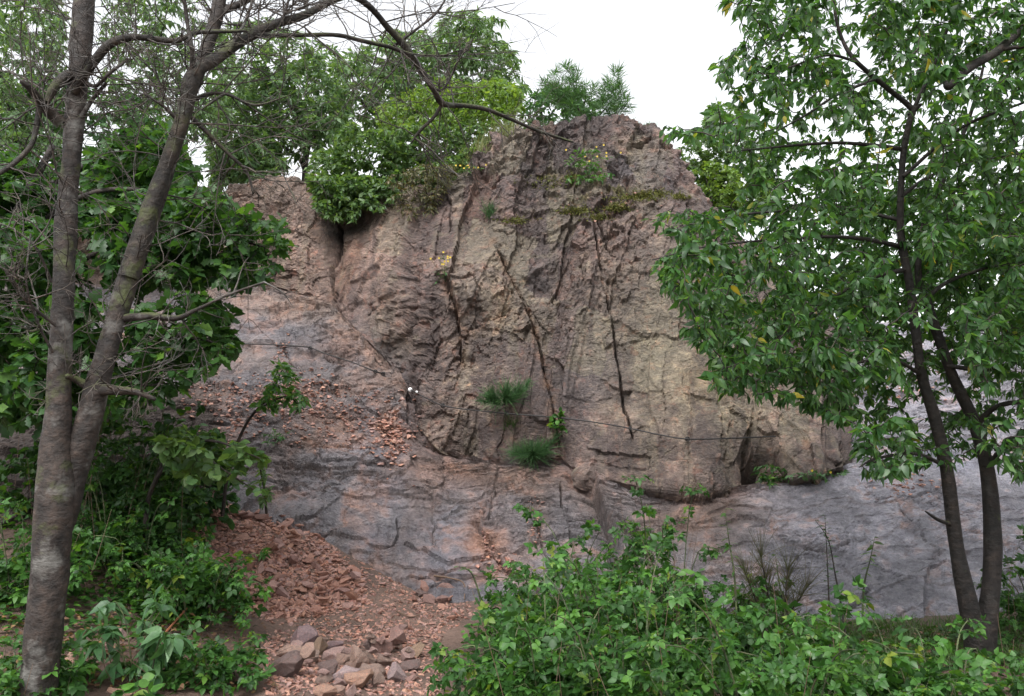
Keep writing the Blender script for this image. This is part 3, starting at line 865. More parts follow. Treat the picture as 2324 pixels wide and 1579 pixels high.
sl_gain = 1 - .10 * wall * sstep(880, 980, wp) + slab * (.22 + .55 * sstep(1600, 1850, PX))  # slab lift: wet sky sheen put into the colour, strongest at right
col = col * sl_gain[..., None] * (1 + (slab * sstep(1600, 1850, PX))[..., None] * np.array([-.02, .01, .06]))  # blue cast of the reflected sky, painted on the right slab
rough = .60 - .30 * slab + .08 * hf - .05 * right_slab + .15 * sstep(.2, .5, mf) * slab

acc = Acc()
nr, nc = X.shape
ii, jj = np.meshgrid(np.arange(nr - 1), np.arange(nc - 1), indexing='ij')
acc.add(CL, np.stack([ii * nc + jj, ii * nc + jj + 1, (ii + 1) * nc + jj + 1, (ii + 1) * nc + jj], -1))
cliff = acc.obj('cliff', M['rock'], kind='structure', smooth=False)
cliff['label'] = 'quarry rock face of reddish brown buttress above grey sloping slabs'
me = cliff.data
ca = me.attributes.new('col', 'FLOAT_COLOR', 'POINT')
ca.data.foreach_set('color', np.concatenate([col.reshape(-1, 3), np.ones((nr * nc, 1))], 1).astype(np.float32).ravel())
ra = me.attributes.new('rough', 'FLOAT', 'POINT')
ra.data.foreach_set('value', np.clip(rough + .3 * soil, .25, .9).astype(np.float32).ravel())
fl = me.attributes.new('fleck', 'FLOAT', 'POINT')
fl.data.foreach_set('value', np.clip(.85 - .62 * slab - .25 * slab * sstep(1600, 1800, PX), 0, 1).astype(np.float32).ravel())
bpy.context.view_layer.update()
DG = bpy.context.evaluated_depsgraph_get()


def hit(px, py):
    """where the sight line through a photo point meets the cliff"""
    p = P(px, py, 10.0)
    d = Vector(p - np.array([0, 0, CAMH])).normalized()
    ok, loc, n, _ = cliff.ray_cast(Vector((0, 0, CAMH)), d, distance=60, depsgraph=DG)
    return (np.array(loc), np.array(n)) if ok else (None, None)


def cliff_z(x, y):
    ok, loc, n, _ = cliff.ray_cast(Vector((x, y, 30)), Vector((0, 0, -1)), distance=60, depsgraph=DG)
    return loc[2] if ok else float(ground(x, y))


# ------------------------------------------------------------------ leaves
def strip_leaf(sections, bend=.18, fold=.10, wav=0.0):
    """leaf along +Y of length 1: list of (t, half width)"""
    v = [(0, 0, 0)]
    for k, (t, w) in enumerate(sections):
        zc = -bend * t * t
        dz = fold * w * 2 + wav * (1 if k % 2 else -1)
        v += [(-w, t - .04, zc + dz), (0, t, zc), (w, t - .04, zc + dz)]
    n = len(sections)
    v.append((0, 1, -bend * 1.1))
    last = 1 + 3 * n
    tri = [(0, 2, 1), (0, 3, 2), (last - 3, last - 2, last), (last - 2, last - 1, last)]
    q = []
    for k in range(n - 1):
        a = 1 + 3 * k
        q += [(a, a + 1, a + 4, a + 3), (a + 1, a + 2, a + 5, a + 4)]
    return np.array(v, float), np.array(q, int).reshape(-1, 4), np.array(tri, int)


def join_leaf(parts):
    V, Q_, T_, n = [], [], [], 0
    for (v, q, t), ang, off, sc, tilt in parts:
        w = v * sc
        w = w @ np.array(Matrix.Rotation(tilt, 3, 'Y')).T
        w = w @ np.array(Matrix.Rotation(ang, 3, 'Z')).T + np.array(off)
        V.append(w); Q_.append(q + n); T_.append(t + n); n += len(v)
    return np.concatenate(V), np.concatenate(Q_), np.concatenate(T_)


OVATE = strip_leaf([(.22, .16), (.48, .20), (.76, .11)], .30, .14, .012)
LANCE = strip_leaf([(.25, .13), (.6, .14)], .25, .12)
SMALL = strip_leaf([(.45, .26)], .15, .15)
OAK = strip_leaf([(.14, .06), (.26, .17), (.36, .10), (.50, .27), (.62, .16), (.76, .27), (.88, .14)], .15, .10)
LEAFLET = strip_leaf([(.2, .25), (.5, .33), (.78, .19)], .15, .16, .02)
TRIF = join_leaf([(LEAFLET, 0, (0, .42, 0), .62, 0), (LEAFLET, 1.25, (-.03, .36, 0), .54, -.2), (LEAFLET, -1.25, (.03, .36, 0), .54, .2)])
ROUND = strip_leaf([(.2, .30), (.5, .40), (.8, .26)], .12, .10, .015)
NETTLE = strip_leaf([(.15, .18), (.4, .22), (.7, .14)], .35, .16, .02)


def frames(d, n):
    d = d / (np.linalg.norm(d, axis=1, keepdims=True) + 1e-9)
    n = n - d * (n * d).sum(1, keepdims=True)
    n = n / (np.linalg.norm(n, axis=1, keepdims=True) + 1e-9)
    x = np.cross(d, n)
    return np.stack([x, d, n], -1)             # columns


def add_leaves(acc, tmpl, pos, fr, size, tint):
    v, q, t = tmpl
    N_ = len(pos)
    if N_ == 0: return
    W = np.einsum('nij,vj->nvi', fr * size[:, None, None], v) + pos[:, None, :]
    off = (np.arange(N_) * len(v))[:, None, None]
    acc.add(W.reshape(-1, 3), (q[None] + off).reshape(-1, 4) if len(q) else None, (t[None] + off).reshape(-1, 3), np.repeat(tint, len(v)))


_leaf_mesh = {}


def leaf_mesh(key, tmpl, mat):
    """a few shared meshes per kind of leaf"""
    if key not in _leaf_mesh:
        ms = []
        for k in range(4):
            v = tmpl[0].copy()
            v[:, 2] += (k - 1.5) * .12 * (v[:, 1] ** 2) + .05 * (k - 1) * v[:, 0]
            v[:, 0] *= .88 + .08 * k
            a = Acc(); a.add(v, tmpl[1], tmpl[2], 0.0)
            ms.append(a.mesh('leaf', mat))
        _leaf_mesh[key] = ms
    return _leaf_mesh[key]


def grow(skel, centres, per, sag=.10, droop=.4, side=.8, up=1.0, t0=.3, nseg=5, seed=0, maxlen=9.):
    """join each centre to the nearest wood already there; leaves along the new twig"""
    rng = np.random.default_rng(seed)
    n = len(centres)
    pool = np.zeros((len(skel) + n * nseg, 3)); pool[:len(skel)] = skel
    cnt = len(skel)
    d0 = np.array([((skel - c) ** 2).sum(1).min() for c in centres])
    paths = []
    tt = np.linspace(0, 1, nseg + 1)[:, None]
    for i in np.argsort(d0):
        c = centres[i]
        k = ((pool[:cnt] - c) ** 2).sum(1).argmin()
        a = pool[k]
        L_ = np.linalg.norm(c - a)
        if L_ < .02: continue
        p = a * (1 - tt) + c * tt
        p[:, 2] += (sag * L_ * np.sin(math.pi * tt) - .0 * tt)[:, 0]
        p[1:-1] += rng.normal(0, .05 * L_, (nseg - 1, 3))
        pool[cnt:cnt + nseg] = p[1:]; cnt += nseg
        paths.append(p)
    paths = np.array(paths)
    n = len(paths)
    # leaves
    t = t0 + (1 - t0) * (np.arange(per) + rng.uniform(.2, .8, (n, per))) / per
    t[:, -1] = 1.0
    ft = t * nseg; k = np.minimum(ft.astype(int), nseg - 1); f = (ft - k)[..., None]
    idx = np.arange(n)[:, None]
    a, b2 = paths[idx, k], paths[idx, k + 1]
    pos = a * (1 - f) + b2 * f
    tg = b2 - a; tg /= np.linalg.norm(tg, axis=2, keepdims=True) + 1e-9
    upv = np.array([0, 0, 1.0])
    sd = np.cross(tg, upv); sd /= np.linalg.norm(sd, axis=2, keepdims=True) + 1e-6
    sg = np.where((np.arange(per) % 2) == 0, 1.0, -1.0)[None, :, None]
    d = tg * .6 + sd * sg * side + rng.normal(0, .35, pos.shape)
    d[..., 2] -= droop
    d[:, -1] = tg[:, -1] * .9 + rng.normal(0, .3, (n, 3)); d[:, -1, 2] -= droop * .7
    nm = upv * up + rng.normal(0, .6, pos.shape)
    return paths, pos.reshape(-1, 3), d.reshape(-1, 3), nm.reshape(-1, 3)


def finish_plant(root, paths, pos, d, nm, size, tmpl, key, leafmat, twigmat, twig_r, n_ind, seed=0, jit=.38, twig_name='twigs', ns=4, leafname='leaf'):
    rng = np.random.default_rng(seed + 5)
    if twig_r:
        acc = Acc()
        for p in paths:
            tube(acc, p, np.linspace(twig_r, twig_r * .35, len(p)), ns, cap=False)
        acc.obj(twig_name, M[twigmat], root, kind='stuff')
    n = len(pos)
    sz = size * (1 + rng.uniform(-jit, jit, n))
    fr = frames(d, nm)
    tint = rng.uniform(0, 1, n)
    order = np.argsort(pos[:, 1])
    px, py = proj(pos)
    vis = (px > -10) & (px < 2334) & (py > -10) & (py < 1590)
    order = np.concatenate([order[vis[order]], order[~vis[order]]])
    ind = order[:n_ind]; rest = order[n_ind:]
    if len(rest):
        acc = Acc()
        vk = rng.integers(0, 4, len(rest))
        for k in range(4):
            v = tmpl[0].copy()
            v[:, 2] += (k - 1.5) * .16 * (v[:, 1] ** 2) + .08 * (k - 1) * v[:, 0]
            v[:, 0] *= .78 + .13 * k
            r_ = rest[vk == k]
            add_leaves(acc, (v, tmpl[1], tmpl[2]), pos[r_], fr[r_], sz[r_], tint[r_])
        acc.obj('leaves', M[leafmat], root, kind='stuff')
    if n_ind:
        ms = leaf_mesh(key, tmpl, M[leafmat])
        base = np.array(root.location)
        for i in ind:
            o = bpy.data.objects.new(leafname, ms[int(tint[i] * 3.999)])
            COL.objects.link(o)
            o.parent = root
            m4 = np.eye(4); m4[:3, :3] = fr[i] * sz[i]; m4[:3, 3] = pos[i] - base
            o.matrix_basis = Matrix(m4.tolist())


def sample(poly, n, y0, y1, seed, clump=0.0, cs=1.5, ymid=None, flat=1.0):
    rng = np.random.default_rng(seed)
    a = np.array(poly, float)
    out_ = []
    have = 0
    for _ in range(60):
        px = rng.uniform(a[:, 0].min(), a[:, 0].max(), 4000); py = rng.uniform(a[:, 1].min(), a[:, 1].max(), 4000)
        k = in_poly(px, py, poly)
        px, py = px[k], py[k]
        Y = rng.uniform(y0, y1, len(px)) if ymid is None else np.clip(rng.normal(ymid, (y1 - y0) / 4, len(px)), y0, y1)
        p = P(px, py, Y)
        if clump > 0:
            nzv = vnoise(p[:, 0] * cs, p[:, 1] * cs, p[:, 2] * cs * flat, seed)
            p = p[nzv > rng.uniform(-1, -1 + 2 * clump, len(p))]
        out_.append(p); have += len(p)
        if have >= n: break
    return np.concatenate(out_)[:n]


def limb(acc, pts, ns=8, rough=.12, seed=0, m=None):
    """pts: rows of photo x, photo y, distance, radius in photo units"""
    a = np.array(pts, float)
    r = catmull(a, m or max(8, int(len(a) * 5)))
    w = P(r[:, 0], r[:, 1], r[:, 2])
    rad = np.maximum(r[:, 3], .8) * mpp(r[:, 2])
    tube(acc, w, rad, ns, rough, seed)
    return w


def limb_obj(name, pts, mat, root, ns=8, rough=.12, seed=0, m=None):
    acc = Acc()
    w = limb(acc, pts, ns, rough, seed, m)
    acc.obj(name, M[mat], root)
    return w


def rot_to(v):
    return v / (np.linalg.norm(v) + 1e-9)


# ------------------------------------------------------------------ the twin-trunked bare tree at the left
def left_tree():
    root = thing('bare_tree', 'grey barked tree with two leaning trunks and bare crooked branches', 'tree', P(80, 1660, 4.6))
    root.location.z = float(ground(root.location.x, root.location.y))
    S = []
    S.append(limb_obj('trunk', [(62, 1760, 4.6, 49.62), (76, 1640, 4.6, 43.22), (92, 1500, 4.6, 40.02), (110, 1300, 4.6, 40.02), (122, 1120, 4.6, 38.42), (130, 960, 4.62, 28.81), (137, 800, 4.64, 24.01), (143, 650, 4.66, 22.41), (150, 500, 4.7, 22.41), (162, 350, 4.72, 22.41), (174, 210, 4.75, 22.41), (185, 80, 4.78, 24.81), (195, -40, 4.8, 21.61), (205, -200, 4.85, 19.21), (225, -480, 4.9, 12.81)], 'bark_left', root, 22, .16, 3, 180))
    S.append(limb_obj('trunk', [(128, 1230, 4.66, 25.7), (150, 1140, 4.67, 30.24), (178, 1040, 4.68, 28.73), (215, 900, 4.7, 25.7), (262, 730, 4.74, 23.44), (305, 590, 4.8, 22.68), (350, 470, 4.88, 20.41), (386, 360, 4.95, 17.39), (418, 250, 5.0, 15.12), (455, 150, 5.05, 15.12), (490, 40, 5.1, 15.88), (506, -60, 5.15, 14.36), (540, -300, 5.3, 9.828)], 'bark_left', root, 20, .17, 5, 150))
    S.append(limb_obj('limb', [(292, 630, 4.76, 22), (330, 505, 4.78, 20), (370, 395, 4.8, 18), (404, 300, 4.8, 17), (424, 235, 4.8, 16), (432, 190, 4.8, 19), (448, 160, 4.82, 15), (500, 126, 4.9, 13), (560, 85, 5.0, 13), (620, 56, 5.1, 11.5), (690, 34, 5.2, 10), (752, 2, 5.35, 9), (795, -12, 5.5, 9), (840, 16, 5.65, 8), (880, 62, 5.8, 8), (915, 100, 5.9, 8), (950, 150, 6.0, 7.5), (985, 205, 6.1, 7), (1005, 235, 6.2, 7), (1060, 240, 6.4, 5), (1110, 250, 6.6, 5), (1170, 275, 6.8, 4.5), (1230, 300, 7, 4), (1300, 322, 7.2, 2.5)], 'bark_moss', root, 10, .2, 7, 190))
    for k, pts in enumerate([
        [(560, 80, 5.0, 6), (660, 80, 5.1, 5), (760, 79, 5.3, 5), (820, 92, 5.5, 5), (880, 105, 5.7, 5), (940, 124, 5.9, 4), (1040, 126, 6.2, 2)],
        [(1003, 236, 6.2, 4.5), (985, 265, 6.2, 4), (950, 300, 6.2, 3.5), (935, 322, 6.2, 2)],
        [(960, 178, 6.0, 4), (1000, 205, 6.0, 3), (1030, 160, 6.0, 3), (1045, 118, 6.0, 2)],
        [(893, 105, 5.9, 4), (940, 70, 5.9, 3.5), (988, 31, 5.9, 3), (1015, -8, 5.9, 2)],
        [(168, 208, 4.7, 13), (195, 168, 4.65, 10), (225, 125, 4.6, 10), (255, 96, 4.6, 9.5), (300, 84, 4.6, 8.5), (350, 88, 4.65, 7.5), (400, 92, 4.7, 7), (440, 75, 4.75, 6), (480, 72, 4.8, 5), (560, 70, 4.9, 3.5)],
        [(140, 280, 4.7, 15), (117, 258, 4.66, 13), (96, 236, 4.6, 11), (70, 202, 4.5, 9), (48, 183, 4.45, 6)],
        [(106, 232, 4.6, 7), (118, 205, 4.62, 10), (135, 185, 4.66, 11), (158, 168, 4.7, 12)],
        [(90, 244, 4.6, 7), (82, 290, 4.6, 7), (70, 330, 4.55, 6.5), (30, 372, 4.5, 6), (-30, 410, 4.4, 5)],
        [(180, 178, 4.7, 6), (216, 195, 4.65, 5), (250, 165, 4.6, 4.5), (292, 133, 4.6, 3)],
        [(185, 265, 4.7, 6), (210, 225, 4.68, 5), (240, 190, 4.66, 4)],
        [(232, 885, 4.68, 13), (275, 886, 4.62, 10), (312, 890, 4.6, 8), (352, 906, 4.58, 5)],
        [(280, 722, 4.74, 10), (340, 717, 4.7, 8.5), (400, 722, 4.7, 7), (440, 705, 4.7, 4.5), (520, 668, 4.7, 3), (600, 640, 4.7, 2.5)],
        [(205, 880, 4.7, 11), (175, 862, 4.66, 8), (150, 852, 4.6, 6)],
        [(440, 225, 4.95, 6), (480, 212, 4.95, 4.5), (520, 215, 4.95, 4), (580, 238, 4.95, 3), (660, 215, 5, 1.5)],
        [(430, 262, 4.9, 6), (470, 300, 4.9, 5), (520, 350, 4.95, 4.5), (560, 390, 5, 3.5), (575, 440, 5, 2.5)],
        [(402, 270, 4.82, 6), (370, 240, 4.75, 3.5), (330, 215, 4.7, 2)],
        [(430, 190, 4.8, 6), (436, 120, 4.75, 5.5), (425, 50, 4.7, 5), (415, -30, 4.65, 4.5)],
        [(520, 118, 4.9, 5), (560, 40, 4.95, 4), (580, -30, 5, 3)],
        [(490, 30, 5.1, 9), (530, 15, 5.15, 8), (580, -10, 5.2, 7)],
        [(640, 50, 5.1, 4), (655, 0, 5.1, 3)],
        [(700, 32, 5.2, 4), (680, -30, 5.2, 3)],
        [(118, 640, 4.5, 3), (80, 560, 4.4, 3), (30, 520, 4.35, 2), (-20, 500, 4.3, 2)],
        [(128, 740, 4.5, 4), (70, 690, 4.4, 3.5), (10, 610, 4.3, 3)],
        [(120, 800, 4.5, 3.5), (85, 730, 4.4, 3), (60, 640, 4.3, 2.5), (70, 530, 4.3, 2)],
    ]):
        S.append(limb_obj('branch', pts, 'bark_moss' if k in (4, 5, 6, 7, 12, 13, 14, 0, 1) else 'bark_left', root, 8, .16, 20 + k))
    # bare twigs
    rng = np.random.default_rng(5)
    acc = Acc()

    def twig(p, d, L_, r, depth):
        n = 6
        pts = [p]
        q = p.copy(); dd = d.copy()
        for _ in range(n):
            dd = rot_to(dd + rng.normal(0, .16, 3) + np.array([0, 0, .02]))
            q = q + dd * L_ / n
            pts.append(q.copy())
        pts = np.array(pts)
        tube(acc, pts, np.linspace(r, r * .4, n + 1), 4, cap=False)
        if depth > 0:
            for _ in range(rng.integers(2, 5)):
                k = rng.integers(1, n)
                sd = rot_to(np.cross(dd, rng.normal(0, 1, 3)))
                sd[1] *= .6
                twig(pts[k], rot_to(dd * .7 + sd * .7), L_ * rng.uniform(.35, .65), r * .6, depth - 1)

    src = [(0, 44, .33, 1.0), (1, 56, .25, 1.0), (2, 60, .1, .98)] + [(k, 8, .2, 1.0) for k in range(3, len(S))]
    for k, n, t0, t1 in src:
        w = S[k]
        for _ in range(n):
            i = int(len(w) * rng.uniform(t0, t1) * .999)
            q = w[i]
            px, py = proj(q)
            if py > 900: continue
            tg = rot_to(w[min(i + 1, len(w) - 1)] - w[max(i - 1, 0)])
            sd = rot_to(np.cross(tg, rng.normal(0, 1, 3)))
            sd = rot_to(sd * np.array([1, .7, 1]) + np.array([0, 0, .12]))
            big = .5 if k >= 3 else .8
            twig(q, rot_to(tg * .35 + sd), rng.uniform(.35, 1.0) * big * (1.25 if py < 450 else .75), rng.uniform(.0035, .0065), 2)
    acc.obj('twigs', M['twig_grey'], root, kind='stuff')


left_tree()

# ------------------------------------------------------------------ the leafy tree at the right
def right_tree():
    root = thing('cherry_tree', 'leafy green tree with two dark crossing stems beside grey slab', 'tree', P(2225, 1492, 6.4))
    bx, by = root.location.x, root.location.y
    root.location.z = float(ground(bx, by))
    S = []
    S.append(limb_obj('trunk', [(2228, 1530, 6.4, 38.48), (2222, 1470, 6.4, 32.56), (2205, 1400, 6.38, 22.2), (2182, 1300, 6.36, 17.76), (2165, 1200, 6.34, 15.54), (2148, 1060, 6.3, 14.06), (2122, 950, 6.28, 12.58), (2092, 850, 6.26, 11.84), (2077, 740, 6.24, 11.1), (2064, 640, 6.22, 10.36), (2045, 540, 6.2, 8.88), (2044, 450, 6.15, 7.77), (2050, 350, 6.1, 7.03), (2064, 275, 6.05, 6.66), (2070, 248, 6.05, 6.66), (2020, 205, 6.0, 5.92), (1975, 168, 5.95, 5.55), (1935, 130, 5.9, 5.18), (1910, 85, 5.9, 4.07), (1894, 20, 5.85, 3.33), (1890, -80, 5.8, 2.22)], 'bark_dark', root, 14, .12, 3, 130))
    S.append(limb_obj('trunk', [(2232, 1510, 6.45, 25.84), (2240, 1420, 6.46, 21.28), (2252, 1300, 6.48, 19), (2250, 1170, 6.5, 18.24), (2238, 1050, 6.5, 15.96), (2205, 945, 6.5, 13.68), (2165, 860, 6.48, 12.16), (2135, 780, 6.45, 11.4), (2105, 690, 6.42, 10.64), (2085, 630, 6.4, 9.12), (2090, 540, 6.4, 6.84), (2130, 430, 6.4, 5.32), (2180, 320, 6.4, 4.56), (2220, 200, 6.4, 3.8), (2250, 60, 6.4, 2.28)], 'bark_dark', root, 14, .12, 5, 110))
    LM = [
        [(2064, 262, 6.05, 6), (2078, 245, 6.05, 7), (2092, 236, 6.05, 3)],
        [(2048, 338, 6.1, 6), (1985, 330, 6.0, 5), (1900, 324, 5.9, 4), (1800, 330, 5.8, 3), (1650, 345, 5.7, 1.5)],
        [(1945, 140, 5.9, 4), (1880, 125, 5.8, 3.2), (1800, 150, 5.7, 2.5), (1700, 190, 5.6, 1.5)],
        [(1985, 180, 5.95, 4), (1900, 215, 5.8, 3.2), (1830, 260, 5.7, 2.5), (1740, 310, 5.6, 1.5)],
        [(2045, 445, 6.15, 5), (2110, 400, 6.2, 4), (2200, 370, 6.3, 3), (2330, 345, 6.4, 2)],
        [(2048, 560, 6.2, 6), (1960, 542, 6.0, 5), (1870, 537, 5.8, 4), (1740, 545, 5.6, 3), (1600, 560, 5.4, 2), (1480, 590, 5.3, 1.2)],
        [(2088, 690, 6.3, 6), (2150, 640, 6.4, 4.5), (2250, 605, 6.6, 3.5), (2340, 590, 6.7, 2.5)],
        [(2100, 855, 6.26, 5), (2020, 815, 6.1, 4), (1920, 830, 5.9, 3), (1830, 870, 5.8, 2)],
        [(2150, 830, 6.45, 6), (2240, 838, 6.3, 4.5), (2340, 810, 6.2, 3)],
        [(2215, 965, 6.5, 8), (2250, 930, 6.4, 6.5), (2290, 915, 6.3, 6), (2345, 914, 6.2, 5)],
        [(2060, 610, 6.22, 6), (1950, 640, 6.0, 5), (1840, 710, 5.8, 4), (1740, 790, 5.6, 3), (1650, 880, 5.5, 1.6)],
        [(2046, 500, 6.2, 5), (1900, 470, 6.4, 4), (1750, 480, 6.5, 3), (1560, 500, 6.6, 1.6)],
        [(2050, 400, 6.1, 5), (2180, 290, 5.9, 4), (2330, 230, 5.7, 3)],
        [(2070, 255, 6.05, 5), (2130, 120, 6.0, 4), (2190, -50, 5.9, 3)],
        [(2148, 1060, 6.3, 5), (2080, 1030, 6.0, 4), (1990, 1040, 5.8, 3), (1950, 1060, 5.7, 1.5)],
        [(2160, 1190, 6.34, 5), (2130, 1180, 6.2, 4), (2100, 1160, 6.1, 2)],
        [(2238, 1060, 6.5, 5), (2290, 1000, 6.3, 4), (2345, 980, 6.2, 3)],
        [(2075, 720, 6.24, 5), (1990, 700, 6.6, 4), (1880, 690, 6.9, 3), (1760, 640, 7.0, 2)],
    ]
    for k, pts in enumerate(LM):
        S.append(limb_obj('limb', pts, 'bark_dark', root, 7, .1, 40 + k))
    skel = np.concatenate([w[::2] for w in S[1:]] + [S[0][60:]])
    crown = [(1640, -260), (1640, 10), (1690, 95), (1615, 150), (1640, 215), (1605, 245), (1600, 290), (1490, 292), (1530, 320), (1640, 345), (1700, 400), (1690, 470), (1560, 470), (1465, 488), (1480, 515), (1555, 535), (1500, 575), (1430, 592), (1500, 645), (1550, 690), (1545, 770), (1630, 790), (1590, 850), (1640, 900), (1730, 850), (1860, 830), (1930, 870), (1880, 945), (1960, 985), (1925, 1050), (1990, 1075), (2010, 1095), (2090, 1060), (2160, 1020), (2340, 1090), (2700, 1000), (2700, -260)]
    c1 = sample(crown, 4300, 4.6, 8.0, 61, .92, .95, None, 2.0)
    c2 = sample([(1560, 480), (1900, 420), (2330, 430), (2330, 800), (1900, 820), (1640, 880), (1560, 760), (1500, 600)], 800, 5.0, 7.4, 63, .4, 1.6)
    c3 = sample([(1930, 980), (2150, 1000), (2330, 1000), (2330, 1090), (2120, 1060), (2000, 1090), (1940, 1060)], 70, 5.3, 6.4, 65)
    c4 = sample([(1680, -60), (2330, -60), (2330, 250), (1700, 250)], 160, 5.0, 7.0, 66, .4, 1.6)
    c5 = sample([(1640, 800), (1900, 780), (1955, 960), (1860, 940), (1700, 905)], 110, 5.0, 6.2, 64, .3)
    c6 = sample([(1720, 330), (2060, 300), (2340, 260), (2340, 930), (2180, 860), (1980, 760), (1800, 740)], 800, 6.7, 8.3, 62, .25, 1.2)
    ctr = np.concatenate([c1, c2, c3, c4, c5, c6])
    qx, qy = proj(ctr)
    rg = np.random.default_rng(69)
    near = np.full(len(ctr), 1e9)
    for line in ([(2205, 1400), (2148, 1060), (2092, 850), (2064, 640), (2045, 540), (2044, 450), (2064, 275), (2020, 205), (1935, 130), (1894, 20)], [(2250, 1200), (2238, 1050), (2165, 860), (2105, 690), (2085, 630)],
                 [(2048, 338), (1900, 324), (1800, 330)], [(2088, 690), (2250, 605)], [(2048, 560), (1870, 537)]):
        near = np.minimum(near, poly_dist(qx, qy, line)[0])
    ctr = ctr[~((near < 40) & (ctr[:, 1] < 6.35) & (rg.uniform(0, 1, len(ctr)) < .9))]
    paths, pos, d, nm = grow(skel, ctr, 9, .08, .75, .75, .7, .25, 5, 67)
    finish_plant(root, paths, pos, d, nm, .071, OVATE, 'cherry', 'cherry_leaf', 'twig_dark', .0045, 300, 68)


right_tree()


def neighbour_tree():
    root = thing('overhanging_tree', 'tree at the frame edge reaching one dark bare limb over the right tree', 'tree', P(2560, 1500, 6.0))
    root.location.z = float(ground(root.location.x, root.location.y))
    S = [limb_obj('trunk', [(2560, 1560, 6.0, 45), (2550, 1200, 6.0, 36), (2540, 800, 6.0, 30), (2520, 400, 6.0, 24), (2500, 100, 6.0, 18), (2490, -200, 6.0, 10)], 'bark_dark', root, 12, .12, 4)]
    S.append(limb_obj('limb', [(2505, -40, 5.9, 13), (2400, 10, 5.5, 11), (2310, 75, 5.2, 10.5), (2260, 118, 5.1, 10), (2205, 150, 5.05, 11), (2150, 196, 5.0, 12)], 'bark_dark', root, 9, .12, 8))
    S.append(limb_obj('limb', [(2270, 112, 5.1, 5), (2300, 108, 5.1, 5), (2340, 105, 5.1, 4)], 'bark_dark', root, 6, .1, 9))
    c = sample([(2280, -200), (2700, -200), (2700, 900), (2360, 800), (2330, 300)], 260, 5.0, 7.0, 71, .4)
    paths, pos, d, nm = grow(np.concatenate(S), c, 8, .08, .75, .75, .7, .25, 5, 72)
    finish_plant(root, paths, pos, d, nm, .098, OVATE, 'cherry', 'cherry_leaf', 'twig_dark', .0045, 0, 73)


neighbour_tree()

# ------------------------------------------------------------------ oak foliage behind the left tree
def oak(label, base, trunk, limbs, polys, n_ind, seed, size=.115, per=7):
    root = thing('oak_tree', label, 'tree', base, 'oaks below the left end of the cliff')
    root.location.z = float(ground(root.location.x, root.location.y))
    S = [limb_obj('trunk', trunk, 'bark_dark', root, 10, .15, seed)]
    for k, l in enumerate(limbs):
        S.append(limb_obj('limb', l, 'twig_dark', root, 7, .15, seed + k))
    ctr = np.concatenate([sample(p, n, y0, y1, seed + 10 + k, cl, 1.8) for k, (p, n, y0, y1, cl) in enumerate(polys)])
    paths, pos, d, nm = grow(np.concatenate(S), ctr, per, .06, .35, .9, .9, .2, 5, seed + 30)
    finish_plant(root, paths, pos, d, nm, size, OAK, 'oak', 'oak_leaf', 'twig_dark', .005, n_ind, seed + 31)


oak('dark leafed oak whose lower boughs hang in front of the grey slab', P(-90, 1260, 7.0),
    [(-90, 1260, 7.0, 30), (-70, 1000, 7.0, 24), (-40, 800, 7.0, 20), (0, 600, 7.0, 16), (60, 450, 7.0, 11), (120, 330, 7.0, 7)],
    [[(-20, 700, 7, 9), (100, 640, 6.9, 8), (250, 560, 6.8, 6), (420, 520, 6.7, 4), (600, 560, 6.6, 2)],
     [(-50, 850, 7, 9), (120, 800, 6.7, 7), (300, 780, 6.5, 5), (420, 760, 6.4, 4), (520, 790, 6.3, 2)],
     [(20, 560, 7, 8), (200, 440, 7, 6), (380, 440, 7, 4), (520, 500, 7, 2)],
     [(-50, 850, 7, 8), (100, 880, 6.6, 6), (250, 880, 6.4, 4), (380, 870, 6.3, 2)]],
    [([(300, 420), (480, 430), (560, 490), (645, 500), (650, 560), (600, 640), (500, 650), (360, 640), (250, 600), (200, 480)], 360, 6.2, 7.4, .45),
     ([(310, 700), (420, 650), (510, 680), (545, 780), (520, 830), (450, 850), (380, 905), (290, 930), (200, 930), (180, 780)], 190, 6.0, 7.0, .35),
     ([(-120, 480), (150, 500), (230, 700), (150, 960), (-120, 980)], 620, 5.8, 7.4, .3), ([(150, 460), (480, 440), (500, 620), (260, 660)], 220, 6.6, 7.6, .35)], 300, 81)
oak('taller oak with a broad green crown between the two trunks', P(-220, 1240, 7.4),
    [(-220, 1240, 7.6, 28), (-180, 900, 7.6, 24), (-80, 650, 7.6, 18), (60, 470, 7.6, 13), (200, 370, 7.6, 8), (300, 310, 7.6, 5)],
    [[(60, 470, 7.6, 8), (160, 480, 7.6, 6), (300, 440, 7.6, 4), (400, 440, 7.6, 2)]],
    [([(200, 350), (290, 280), (400, 300), (460, 400), (430, 470), (250, 520), (180, 520)], 420, 7.0, 8.4, .35),
     ([(-120, 360), (60, 340), (130, 420), (130, 560), (-120, 560)], 460, 6.8, 8.2, .4)], 200, 91)

